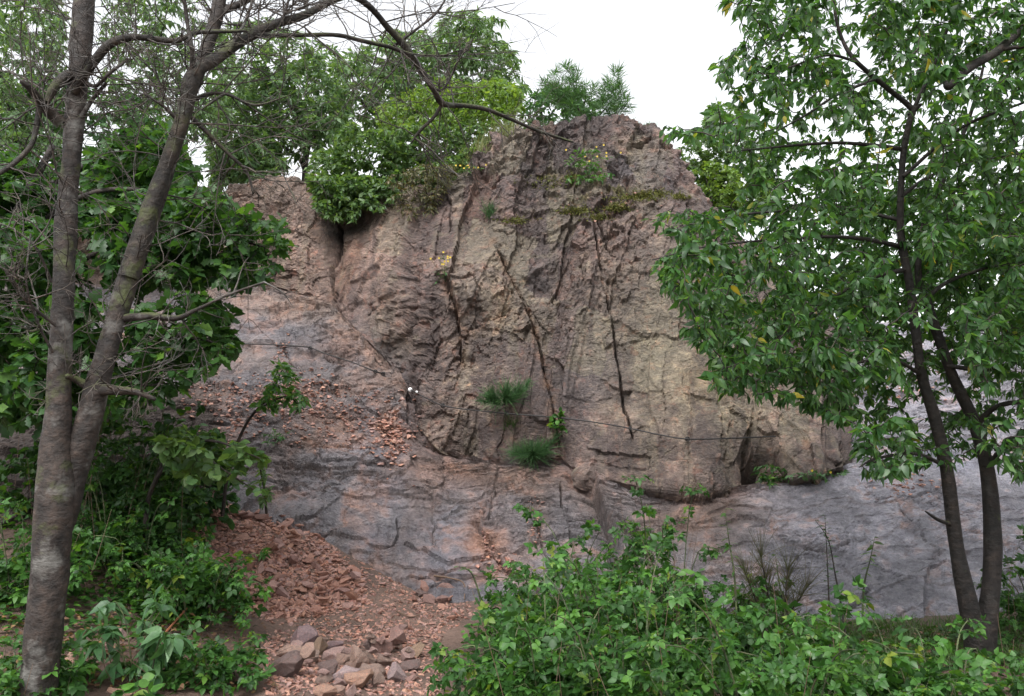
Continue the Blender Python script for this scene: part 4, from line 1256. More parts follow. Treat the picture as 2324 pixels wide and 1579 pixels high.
# ------------------------------------------------------------------ trees and shrubs on the cliff top
def top_plant(name, label, cat, base_px, Y, top_py, polys, mat, size, per, seed, stems, tm=None, r=8, sag=.08, droop=.4, wood='twig_dark', tw=.006, group='plants along the cliff top', n_ind=0, thin=.006):
    p = P(base_px, 400, Y)
    z = cliff_z(p[0], p[1])
    base = np.array([p[0], p[1], z])
    root = thing(name, label, cat, base, group)
    S = []
    bp = proj(base)
    for k, st in enumerate(stems):
        pts = [(bp[0], bp[1] + 8, Y, r)]
        n = len(st)
        for i, (x, y) in enumerate(st):
            pts.append((x, y, Y + .15 * math.sin(i * 2 + k), max(r * (1 - (i + 1) / (n + .3)), 1.2)))
        S.append(limb_obj('trunk' if k == 0 and cat == 'tree' else 'stem', pts, wood, root, 7, .12, seed + k))
    ctr = np.concatenate([sample(pl, n, y0, y1, seed + 10 + k, cl, 1.1) for k, (pl, n, y0, y1, cl) in enumerate(polys)])
    paths, pos, d, nm = grow(np.concatenate(S), ctr, per, sag, droop, .8, .8, .25, 4, seed + 20)
    finish_plant(root, paths, pos, d, nm, size, tm or SMALL, mat, mat, wood, thin, n_ind, seed + 21, ns=3)
    return root


top_plant('background_tree', 'tall grey green tree rising behind the cliff top against the sky', 'tree', 900, 17.5, 20,
          [([(760, 130), (820, 100), (900, 60), (980, 90), (1010, 25), (1090, 20), (1150, 40), (1140, 80), (1190, 130), (1170, 180), (1210, 200), (1160, 250), (1000, 300), (760, 320), (740, 220)], 1050, 16.3, 19, .6),
           ([(880, 80), (1000, 60), (1130, 60), (1150, 170), (1100, 260), (850, 260)], 420, 16.6, 18.6, .4)],
          'grey_leaf', .15, 9, 101, [[(905, 330), (900, 200), (930, 80)], [(910, 320), (1000, 200), (1080, 60)], [(900, 330), (820, 230), (790, 140)], [(905, 300), (1060, 240), (1170, 160)]], LANCE, 9, droop=.6)
top_plant('background_tree', 'dark forked tree standing behind the low left part of the cliff top', 'tree', 690, 15.0, 150,
          [([(500, 240), (560, 180), (640, 140), (720, 120), (760, 190), (790, 280), (760, 330), (640, 330), (560, 390), (480, 370), (470, 300)], 700, 14, 16.2, .55),
           ([(470, 330), (600, 320), (660, 380), (600, 410), (480, 420)], 320, 13.8, 15.5, .3), ([(470, 60), (620, 40), (780, 120), (800, 320), (600, 400), (470, 380)], 700, 14.2, 16.5, .55)],
          'grey_leaf', .13, 10, 111, [[(693, 350), (688, 290), (650, 230), (610, 170)], [(697, 350), (718, 300), (740, 220)], [(690, 380), (640, 330), (560, 300)]], LANCE, 8)
top_plant('background_tree', 'slender feathery tree filling the sky behind the upright left trunk', 'tree', 60, 11.5, -40,
          [([(-60, -80), (150, -80), (150, 100), (160, 330), (60, 360), (-60, 340)], 720, 10, 13, .6)],
          'grey_leaf', .105, 10, 121, [[(60, 400), (70, 200), (90, 0)], [(60, 400), (20, 250), (-10, 80)]], LANCE, 9, droop=.6)
top_plant('background_tree', 'pale thin leaved tree seen through twigs between the two left trunks', 'tree', 330, 12.5, 20,
          [([(220, -60), (480, -60), (520, 110), (560, 200), (480, 330), (330, 330), (230, 280)], 760, 11.5, 14, .62)],
          'grey_leaf', .105, 10, 131, [[(330, 400), (340, 200), (380, 20)], [(330, 380), (420, 250), (500, 120)], [(330, 380), (260, 200), (240, 60)]], LANCE, 8, droop=.6)
top_plant('background_tree', 'bushy mid green tree low behind the fork of the left trunks', 'tree', 170, 11.8, 160,
          [([(-80, 220), (60, 160), (180, 190), (330, 220), (420, 330), (400, 480), (150, 520), (-80, 500)], 620, 10.5, 13, .5)],
          'dark_leaf', .11, 9, 137, [[(170, 420), (160, 250)], [(170, 430), (300, 280)], [(170, 430), (30, 300)]], SMALL, 8)
top_plant('lime_shrub', 'yellow green shrub with thin bare stems beside the ridge', 'shrub', 1010, 13.3, 180,
          [([(850, 260), (900, 210), (960, 200), (1010, 170), (1060, 190), (1130, 175), (1185, 200), (1190, 250), (1110, 290), (1000, 290), (880, 310)], 650, 12.6, 14.2, .62)],
          'lime_leaf', .085, 9, 141, [[(1000, 340), (960, 240)], [(1010, 340), (1040, 220)], [(1015, 340), (1110, 220)], [(1000, 345), (890, 270)]], SMALL, 5)
top_plant('overhanging_shrub', 'bushy green shrub spilling over the notch in the cliff edge', 'shrub', 800, 12.75, 290,
          [([(700, 380), (715, 345), (760, 330), (770, 300), (800, 275), (830, 300), (880, 285), (930, 330), (920, 400), (905, 450), (860, 440), (820, 478), (780, 470), (750, 485), (725, 450), (700, 420)], 700, 11.9, 13.1, .55), ([(700, 400), (890, 400), (900, 440), (870, 478), (820, 470), (800, 500), (750, 495), (715, 470)], 520, 11.6, 12.4, .3)],
          'mid_leaf', .085, 9, 151, [[(790, 440), (760, 360)], [(820, 440), (860, 340)], [(800, 450), (740, 420)]], SMALL, 3)
top_plant('overhanging_shrub', 'fresh green bush between the notch shrub and the grassy ridge', 'shrub', 960, 12.9, 270,
          [([(860, 300), (960, 280), (1080, 280), (1170, 265), (1150, 318), (1090, 365), (1010, 420), (900, 440)], 900, 12.2, 13.6, .4), ([(950, 380), (1100, 325), (1085, 378), (1010, 425), (950, 440)], 220, 11.95, 12.5, .2)],
          'mid_leaf', .08, 9, 161, [[(950, 350), (920, 310)], [(980, 350), (1080, 300)]], SMALL, 4)
top_plant('dry_shrub', 'brownish dry brush hanging at the left shoulder of the buttress', 'shrub', 950, 12.25, 400,
          [([(880, 400), (960, 370), (1040, 375), (1015, 430), (990, 480), (940, 505), (890, 475)], 520, 11.4, 12.2, .45)],
          'dry_leaf', .06, 7, 171, [[(930, 440), (900, 420)], [(960, 430), (1000, 390)]], LANCE, 4)
top_plant('background_shrub', 'grey leaved bush behind the ridge under the broom', 'shrub', 1240, 14.0, 190,
          [([(1180, 260), (1200, 210), (1260, 190), (1330, 210), (1370, 240), (1340, 280), (1190, 290)], 220, 13.4, 14.8, .55)],
          'dark_leaf', .10, 7, 181, [[(1230, 260), (1220, 220)], [(1250, 260), (1310, 220)]], SMALL, 4)
top_plant('background_shrub', 'light green shrub on the far side of the buttress by the leafy tree', 'shrub', 1660, 13.6, 240,
          [([(1530, 340), (1580, 300), (1610, 240), (1660, 230), (1720, 260), (1760, 350), (1740, 520), (1650, 490), (1610, 470), (1570, 400)], 900, 12.8, 14.5, .6)],
          'mid_leaf', .085, 9, 191, [[(1650, 480), (1620, 350)], [(1670, 480), (1690, 320)]], SMALL, 5)
top_plant('background_shrub', 'pale yellow green low bush just right of the buttress slope', 'shrub', 1610, 12.8, 380,
          [([(1560, 380), (1620, 360), (1680, 390), (1690, 470), (1620, 470), (1590, 430)], 260, 12.4, 13.2, .6)],
          'lime_leaf', .07, 8, 196, [[(1615, 450), (1600, 400)], [(1630, 450), (1660, 400)]], SMALL, 4)
top_plant('background_tree', 'dark tree behind the right slab, glimpsed through the leafy crown', 'tree', 2180, 17.0, 420,
          [([(1850, 520), (1950, 440), (2100, 420), (2330, 440), (2500, 500), (2500, 720), (1880, 720)], 800, 15.5, 18, .6)],
          'dark_leaf', .16, 8, 201, [[(2180, 600), (2190, 460)], [(2180, 650), (2060, 520)], [(2180, 650), (2300, 520)]], SMALL, 8)


# broom: bundles of upright green rods
def broom(name, label, base, fans, n, L_, mat, seed, rod=.004, wood='twig_dark', cat='shrub', group=None, stem_r=.012):
    rng = np.random.default_rng(seed)
    root = thing(name, label, cat, base, group)
    acc_s, acc_r = Acc(), Acc()
    for (vec, spread, ln, k) in fans:
        vec = np.array(vec, float)
        tip = np.array(base) + vec
        mid = np.array(base) + vec * .5 + rng.normal(0, .03, 3)
        w = catmull([base, mid, tip], 8)
        if stem_r: tube(acc_s, w, np.linspace(stem_r, stem_r * .4, 8), 5)
        for _ in range(k):
            o = w[rng.integers(2, 8)] if stem_r else np.array(base) + rng.normal(0, .04, 3)
            d = rot_to(rot_to(vec) * .8 + np.array([0, 0, .5]) + rng.normal(0, spread, 3))
            l = ln * rng.uniform(.5, 1.1)
            c2 = d * l + np.array([0, 0, -.08 * l]) * rng.uniform(0, 2)
            tube(acc_r, catmull([o, o + d * l * .5, o + c2], 4), np.linspace(rod, rod * .4, 4), 3, cap=False, tint=rng.uniform())
    if stem_r: acc_s.obj('stem', M[wood], root)
    acc_r.obj('rods', M[mat], root, kind='stuff')
    return root


NEEDLE = strip_leaf([(.4, .035)], .06, .2)
top_plant('broom_bush', 'feathery broom bush with two plumes on the summit of the buttress', 'shrub', 1335, 12.5, 150,
          [([(1235, 180), (1262, 158), (1290, 142), (1310, 165), (1325, 200), (1310, 240), (1270, 245), (1225, 215)], 130, 12.2, 12.8, .3),
           ([(1365, 200), (1385, 155), (1400, 150), (1415, 180), (1428, 215), (1435, 250), (1395, 275), (1365, 250)], 105, 12.2, 12.8, .3),
           ([(1270, 230), (1330, 190), (1380, 200), (1400, 270), (1350, 285), (1290, 275)], 90, 12.3, 12.9, .6)],
          'broom', .15, 13, 301, [[(1315, 250), (1290, 205)], [(1360, 262), (1395, 220)], [(1325, 250), (1330, 215)], [(1365, 270), (1400, 255)]], NEEDLE, 4, sag=.02, droop=-.45, thin=.004, group=None)


def on_wall(px, py, out_=.02):
    q, n = hit(px, py)
    return q + n * out_


q = on_wall(1145, 920)
broom('wall_broom', 'fine green broom tuft growing from the middle of the buttress', q, [((-.12, -.12, .06), .6, .26, 210), ((.02, -.14, .10), .7, .30, 220), ((.16, -.1, .12), .6, .26, 170), ((.26, -.08, .22), .25, .16, 80), ((-.22, -.1, .02), .5, .16, 120)], 0, 0, 'broom', 303, .0032, stem_r=.004)
q = on_wall(1205, 1040)
broom('wall_broom', 'low green broom tuft at the foot of the buttress above the slab', q, [((-.16, -.1, .03), .7, .24, 210), ((.02, -.12, .06), .7, .28, 220), ((.16, -.1, .10), .6, .28, 170), ((.26, -.08, .2), .4, .18, 120)], 0, 0, 'broom', 305, .0032, stem_r=.004)
q = on_wall(1160, 965)
broom('wall_grass', 'thin grass wisp hanging under the cable below the broom tuft', q, [((0, -.1, .05), .4, .16, 60)], 0, 0, 'grass', 306, .003, cat='plant', stem_r=0)
q = on_wall(1110, 490)
broom('wall_grass', 'faint grass tuft on the upper left shoulder of the buttress', q, [((0, -.12, .1), .4, .22, 110)], 0, 0, 'broom', 307, .003, cat='plant', stem_r=0)


# ------------------------------------------------------------------ small leafy plants on the rock
def wall_plant(name, label, px, py, w, h, n, size, mat, tm, key, seed, cat='plant', n_ind=60, flowers=0, out_=.12, per=5):
    q = on_wall(px, py, .01)
    sc = mpp(q[1])
    root = thing(name, label, cat, q)
    rng = np.random.default_rng(seed)
    tips = q + np.stack([rng.normal(0, w * sc * .45, n), -np.abs(rng.normal(out_, out_ * .5, n)), rng.uniform(-.1, 1, n) * h * sc], -1)
    acc = Acc(); sk = []
    for k in range(4):
        t = q + np.array([rng.normal(0, w * sc * .2), -out_, h * sc * .6 * rng.uniform(.5, 1)])
        wv = catmull([q, (q + t) / 2 + np.array([0, -.03, 0]), t], 6)
        tube(acc, wv, np.linspace(.005, .002, 6), 4); sk.append(wv)
    acc.obj('stem', M['cane'], root)
    paths, pos, d, nm = grow(np.concatenate(sk), tips, per, .05, .2, .8, .8, .3, 3, seed)
    finish_plant(root, paths, pos, d, nm, size, tm, key, mat, 'cane', .002, n_ind, seed)
    for k in range(flowers):
        fx = q + np.array([rng.normal(w * sc * .15, w * sc * .45), -out_ - .05, h * sc * rng.uniform(.55, 1.15)])
        a = Acc()
        n_p = 8
        for j in range(n_p):
            an = j * 2 * math.pi / n_p
            dv = np.array([math.cos(an), -.25, math.sin(an)]) * .014
            sd = np.array([-math.sin(an), 0, math.cos(an)]) * .008
            a.add([fx, fx + dv * .6 + sd, fx + dv, fx + dv * .6 - sd], [(0, 1, 2, 3)])
        a.obj('flower', M['yellow'], root)
        a = Acc(); tube(a, catmull([q, (q + fx) / 2 + np.array([0, -.03, 0]), fx + np.array([0, .004, 0])], 6), .0018, 3); a.obj('flower_stalk', M['cane'], root)
    return root


wall_plant('sapling', 'bright green sapling with yellow flowers beside it high on the buttress', 1335, 415, 70, 70, 46, .07, 'fresh_leaf', OVATE, 'fresh', 401, n_ind=120, flowers=9)
wall_plant('hawkweed', 'yellow flowered weed on the mossy left shoulder of the ridge', 1055, 405, 40, 25, 14, .05, 'bramble_leaf', LANCE, 'hawk', 403, n_ind=40, flowers=9)
wall_plant('hawkweed', 'sparse yellow flowers on thin stalks above the grey knob', 1010, 640, 26, 60, 8, .04, 'dark_leaf', LANCE, 'hawk_dark', 405, n_ind=30, flowers=10)
wall_plant('ivy_sprig', 'dark ivy sprig in the crack beside the low broom tuft', 1262, 985, 22, 50, 18, .06, 'bramble_leaf', ROUND, 'ivy', 407, n_ind=70)
wall_plant('cave_plant', 'dark leafy plant in the hollow under the buttress', 1740, 1095, 50, 40, 40, .06, 'oak_leaf', OVATE, 'cave', 409, n_ind=120, out_=.2)
wall_plant('ledge_plant', 'low weedy plants along the right foot of the buttress', 1840, 1085, 70, 18, 30, .05, 'dark_leaf', OVATE, 'ledge', 411, n_ind=90, flowers=2)
wall_plant('slab_weed', 'small dark weed clump on the slab beside the sapling spray', 632, 1005, 30, 30, 20, .05, 'dark_leaf', LANCE, 'weed', 413, n_ind=60)

# moss cushions and ridge grass
def moss(label, pts, seed):
    rng = np.random.default_rng(seed)
    a = Acc()
    for (px, py, n, sx, sy) in pts:
        for _ in range(n):
            q, nn = hit(px + rng.normal(0, sx), py + rng.normal(0, sy))
            if q is None: continue
            for _ in range(4):
                d = rot_to(nn + rng.normal(0, .7, 3)) * rng.uniform(.015, .04)
                s = rot_to(np.cross(d, rng.normal(0, 1, 3))) * .008
                o = q + rng.normal(0, .012, 3)
                a.add([o - s, o + s, o + d], None, [(0, 1, 2)], rng.uniform())
    o = a.obj('moss', M['moss'], kind='stuff'); o['label'] = label


moss('yellow green moss along the ledges of the upper buttress', [(1400, 470, 220, 14, 4), (1440, 448, 280, 26, 4), (1480, 440, 200, 25, 5), (1310, 478, 240, 22, 5), (1360, 492, 120, 16, 4), (1250, 412, 120, 35, 9), (1170, 500, 100, 20, 4), (1300, 405, 90, 8, 8), (1545, 448, 100, 12, 3)], 421)


def grass_patch(name, label, pts, n, hgt, mat, seed, spread=.3, w=.004):
    rng = np.random.default_rng(seed)
    a = Acc()
    idx = rng.integers(0, len(pts), n)
    for i in idx:
        o = np.array(pts[i]) + np.array([rng.normal(0, .05), rng.normal(0, .05), -.01])
        h = hgt * rng.uniform(.4, 1.2)
        d = np.array([rng.normal(0, spread), rng.normal(0, spread), 1.0]) * h
        s = np.array([math.cos(i), math.sin(i), 0]) * w
        b2 = o + d * .55; t = o + d + np.array([d[0], d[1], -.25 * h]) * .5
        a.add([o - s, o + s, b2 + s * .7, b2 - s * .7, t], [(0, 1, 2, 3)], [(3, 2, 4)], rng.uniform())
    o = a.obj(name, M[mat], kind='stuff'); o['label'] = label
    return o


ridge = []
for t in np.linspace(0, 1, 50):
    px = 1000 + t * 180
    for dy in (0., .25, .5):
        py = np.interp(px, [1000, 1080, 1130, 1160, 1220], [428, 378, 330, 312, 292])
        p = P(px, py, 12.0 + dy); ridge.append((p[0], p[1], cliff_z(p[0], p[1])))
grass_patch('ridge_grass', 'tall straw green grass along the sloping ridge of the buttress', ridge, 900, .30, 'straw', 431, .35)
top = []
for t in np.linspace(0, 1, 40):
    px = 1230 + t * 260
    py = float(np.interp(px, U, k7p)); p = P(px, py, float(np.interp(px, U, k7y)) + .12); top.append((p[0], p[1], cliff_z(p[0], p[1])))
grass_patch('summit_grass', 'short dark grass fringe on the summit of the buttress', top, 420, .09, 'broom', 433, .5)

# ------------------------------------------------------------------ stones
def hull_mesh(seed, n=11, flat=.7, long=1.0, mat=None, bevel=True):
    rng = np.random.default_rng(seed)
    pts = rng.normal(0, 1, (n, 3)); pts /= np.linalg.norm(pts, axis=1, keepdims=True)
    pts *= rng.uniform(.8, 1.1, (n, 1))
    pts *= np.array([long, .85, flat]) * .5
    bm = bmesh.new()
    for q in pts: bm.verts.new(q)
    bmesh.ops.convex_hull(bm, input=bm.verts)
    for v in [v for v in bm.verts if not v.link_faces]: bm.verts.remove(v)
    bmesh.ops.dissolve_limit(bm, angle_limit=math.radians(12), verts=bm.verts, edges=bm.edges)
    if bevel:
        bmesh.ops.bevel(bm, geom=bm.edges[:], offset=.014, segments=1, profile=.5, affect='EDGES')
        bmesh.ops.triangulate(bm, faces=bm.faces)
        bmesh.ops.subdivide_edges(bm, edges=bm.edges[:], cuts=1, use_grid_fill=True)
        for v in bm.verts:
            k = float(fbm(np.array([v.co.x * 4 + seed]), np.array([v.co.y * 4]), np.array([v.co.z * 4]), 2, seed)[0])
            v.co += v.co.normalized() * k * .11
    bmesh.ops.triangulate(bm, faces=bm.faces)
    lo = [min(v.co[i] for v in bm.verts) for i in range(3)]; hi = [max(v.co[i] for v in bm.verts) for i in range(3)]
    for v in bm.verts:
        for i in range(3): v.co[i] = ((v.co[i] - lo[i]) / (hi[i] - lo[i]) - .5) * ((long, 1.0, flat)[i])
    me_ = bpy.data.meshes.new('stone')
    bm.to_mesh(me_); bm.free()
    if mat: me_.materials.append(mat)
    return me_


def stone_mat(name, c):
    return rock_mat(name, False, [(0.0, tuple(x * .92 for x in c)), (1.0, tuple(x * 1.08 for x in c))], .55, 1.6)


SM = {'purple': stone_mat('purple_stone', (.17, .12, .125)), 'pink': stone_mat('pink_stone', (.25, .17, .155)), 'tan': stone_mat('tan_stone', (.235, .16, .13)),
      'ochre': stone_mat('ochre_stone', (.215, .15, .105)), 'lavender': stone_mat('lavender_stone', (.235, .18, .18)), 'brown': stone_mat('brown_stone', (.17, .12, .10)),
      'dark': stone_mat('dark_stone', (.115, .080, .074)), 'orange': stone_mat('orange_stone', (.25, .155, .115)), 'red': stone_mat('red_stone', (.195, .12, .105))}

# height map that the stones are set down on one after another
HX0, HY0, HS = -5.5, 4.2, .02
hxn, hyn = int(7.5 / HS), int(5.4 / HS)
_hx, _hy = np.meshgrid(HX0 + np.arange(hxn) * HS, HY0 + np.arange(hyn) * HS, indexing='ij')
HM = ground(_hx, _hy)


def set_down(me_, rot, scale, x, y, sink=.12):
    """lowest resting height of a stone over what already lies there; updates the height map"""
    vs = [Vector((v.co.x * scale[0], v.co.y * scale[1], v.co.z * scale[2])) for v in me_.vertices]
    vs = [rot @ v for v in vs]
    bv = BVHTree.FromPolygons(vs, [tuple(p_.vertices) for p_ in me_.polygons])
    r_ = max(v.xy.length for v in vs)
    i0, i1 = int((x - r_ - HX0) / HS), int((x + r_ - HX0) / HS) + 1
    j0, j1 = int((y - r_ - HY0) / HS), int((y + r_ - HY0) / HS) + 1
    gap, tops = [], []
    for i in range(max(0, i0), min(hxn, i1)):
        for j in range(max(0, j0), min(hyn, j1)):
            lx, ly = HX0 + i * HS - x, HY0 + j * HS - y
            if lx * lx + ly * ly > r_ * r_: continue
            a = bv.ray_cast(Vector((lx, ly, -9)), Vector((0, 0, 1)))[0]
            if a is None: continue
            c = bv.ray_cast(Vector((lx, ly, 9)), Vector((0, 0, -1)))[0]
            gap.append(HM[i, j] - a.z); tops.append((i, j, c.z))
    h_ = max(v.z for v in vs) - min(v.z for v in vs)
    if not gap:
        return float(ground(x, y)) - min(v.z for v in vs) - sink * h_
    z = float(np.percentile(gap, 90)) - sink * h_ * .5
    for i, j, c in tops: HM[i, j] = max(HM[i, j], z + c)
    return z


def stone(px, py, w, h, colour, label, seed, group, flat=.7, tilt=None, Y=None, sink=.26, name='rock'):
    """a block whose outline is w x h photo units with its middle at (px, py)"""
    # distance: where the sight line through its foot meets the ground
    foot = py + h * .35
    if Y is None:
        ys = np.linspace(4.3, 9.5, 261)
        pp = P(px, foot, ys)
        k = np.argmax(pp[:, 2] <= ground(pp[:, 0], pp[:, 1]))
        Y = ys[k] if k else 5.3
    rng = np.random.default_rng(seed)
    me_ = hull_mesh(seed, 15, flat, 1.0, SM[colour])
    s = mpp(Y)
    sx = w * s * 1.08; sz = h * s * 1.12
    rot = Matrix.Rotation(rng.uniform(-.3, .3), 3, 'Z') @ Matrix.Rotation(rng.uniform(-.15, .15) if tilt is None else tilt, 3, 'Y') @ Matrix.Rotation(rng.uniform(-.35, .1), 3, 'X')
    scale = (sx, (sx + sz) * .5, sz / max(flat, .3))
    x, y = P(px, foot, Y)[0], Y
    z = set_down(me_, rot, scale, x, y, sink)
    o = bpy.data.objects.new(name, me_)
    COL.objects.link(o)
    o.matrix_basis = Matrix.Translation((x, y, z)) @ rot.to_4x4() @ Matrix.Diagonal((*scale, 1))
    tag(o, label, 'rock', group)
    return o


PG = 'rocks of the pile on the path'
PILE = [
    (650, 1512, 72, 58, 'dark', 'big dark rock at the lower left corner of the pile', .8), (662, 1484, 62, 32, 'tan', 'tan rock lying across the big dark rock', .6),
    (706, 1492, 40, 36, 'brown', 'brown blocky rock below the purple slab', .9), (724, 1470, 34, 40, 'ochre', 'upright ochre rock beside the purple slab', 1.2),
    (759, 1468, 44, 22, 'purple', 'flat purple rock at the back of the pile', .5), (791, 1480, 42, 16, 'pink', 'thin pink rock lying behind the tall oval rock', .4),
    (835, 1494, 42, 32, 'brown', 'brown rock tucked behind the tall oval rock', .8), (867, 1470, 46, 32, 'red', 'red brown block in the back row of the pile', .8),
    (900, 1468, 40, 38, 'red', 'largest reddish block in the back row, nearest the brambles', 1.0), (943, 1478, 36, 38, 'ochre', 'ochre block at the right end by the bramble edge', 1.0),
    (925, 1490, 30, 34, 'pink', 'pink brown rock next to the ochre end block', 1.0), (930, 1512, 46, 24, 'dark', 'low dark brown rock under the bramble edge', .6),
    (874, 1502, 34, 26, 'brown', 'small brown rock behind the lavender wedge', .8), (699, 1522, 32, 32, 'tan', 'tan rock wedged right of the big dark rock', .9),
    (743, 1518, 40, 44, 'dark', 'dark grey block in the middle of the pile', 1.0), (780, 1498, 44, 26, 'tan', 'pale tan rock in front of the thin pink rock', .6),
    (736, 1542, 34, 24, 'brown', 'low brown rock under the dark grey block', .7), (844, 1524, 56, 32, 'brown', 'broad brown rock behind the orange front block', .7),
    (858, 1542, 28, 40, 'brown', 'narrow brown rock standing beside the orange front block', 1.3), (784, 1534, 58, 36, 'lavender', 'lavender slab facing front in the middle of the pile', .6),
    (770, 1553, 28, 18, 'pink', 'small rose rock below the lavender slab', .7), (814, 1548, 62, 32, 'orange', 'orange pink block with a wavy front edge', .6),
    (738, 1568, 48, 30, 'orange', 'orange rock at the bottom left of the pile front', .7), (768, 1570, 30, 20, 'tan', 'low tan rock at the very front of the pile', .7),
    (797, 1572, 20, 30, 'pink', 'narrow pink rock standing upright at the pile front', 1.5),
    (900, 1530, 40, 44, 'lavender', 'lavender wedge standing upright by the brambles', 1.2),
    (815, 1496, 40, 58, 'tan', 'tall oval tan rock leaning in the pile centre', 1.4), (757, 1487, 44, 30, 'pink', 'long rose rock resting on the middle rocks', .6),
    (673, 1468, 28, 28, 'pink', 'small pink wedge propping the purple slab', .9), (692, 1450, 58, 56, 'purple', 'purple slab leaning at the upper left of the pile', .9),
    (837, 1472, 24, 26, 'dark', 'small dark rock perched in the back row', .9),
]
for k, (px, py, w, h, c, lab, fl) in enumerate(PILE):
    stone(px, py, w, h, c, lab, 500 + k, PG, fl)
_r = np.random.default_rng(57)
for k in range(34):
    px_, py_ = _r.uniform(622, 950), _r.uniform(1448, 1572)
    if py_ > 1530 and px_ < 700: continue
    stone(px_, py_, _r.uniform(12, 24), _r.uniform(9, 17), ('pink', 'brown', 'tan', 'red')[k % 4], 'small angular stone filling the gaps of the pile on the path', 520 + k * 3, 'small stones among the pile on the path', _r.uniform(.5, .9))
HG = 'rocks of the small heap below the slab'
for k, (px, py, w, h, c, lab, fl) in enumerate([
    (955, 1348, 28, 20, 'dark', 'dark rock at the left end of the small heap', .8), (973, 1331, 34, 18, 'pink', 'flat pinkish rock at the back of the small heap', .5),
    (999, 1326, 26, 16, 'red', 'red rock behind the big oval rock of the small heap', .7), (973, 1361, 28, 20, 'red', 'reddish rock at the front of the small heap', .8),
    (1003, 1361, 44, 18, 'red', 'low wide red rock under the oval rock', .5), (1040, 1350, 30, 22, 'brown', 'brown rock right of the oval rock under the stick', .8),
    (1062, 1350, 20, 14, 'red', 'small red rock beside the forked stick end', .7), (1076, 1346, 30, 16, 'lavender', 'grey lavender rock at the right end of the small heap', .6),
    (1015, 1342, 46, 28, 'red', 'large oval reddish rock on top of the small heap', .7)]):
    stone(px, py, w, h, c, lab, 560 + k, HG, fl)
stone(178, 1516, 84, 44, 'orange', 'orange brown boulder by the foot of the left trunk', 580, None, .6, name='boulder')
stone(425, 1545, 34, 22, 'orange', 'pale orange stone among the low leaves left of the path', 581, None, .7)
stone(270, 1440, 44, 26, 'pink', 'pinkish stone half hidden in the brambles behind the nettle', 582, None, .7)
stone(240, 1482, 60, 24, 'tan', 'flat tan stone behind the orange brown boulder', 583, None, .5)
stone(585, 1480, 36, 24, 'tan', 'small tan stone at the edge of the brambles left of the pile', 584, None, .7)
stone(280, 1580, 60, 26, 'orange', 'orange stone cut by the bottom edge of the picture', 585, None, .6)

# scree
SCREE = [(560, 1120), (640, 1150), (700, 1190), (760, 1245), (860, 1300), (930, 1330), (1060, 1360), (1090, 1390), (1010, 1440), (930, 1470), (840, 1460), (720, 1430), (640, 1420), (560, 1400), (460, 1350), (410, 1260), (420, 1180), (500, 1120)]
CORE = [(520, 1120), (560, 1115), (640, 1150), (700, 1195), (770, 1260), (830, 1310), (830, 1370), (720, 1400), (620, 1400), (560, 1390), (470, 1340), (420, 1260), (420, 1190), (470, 1140)]


def ground_point(px, py):
    ys = np.linspace(4.3, 9.8, 276)
    pp = P(px, py, ys)
    k = int(np.argmax(pp[:, 2] <= ground(pp[:, 0], pp[:, 1])))
    return pp[k] if k else None


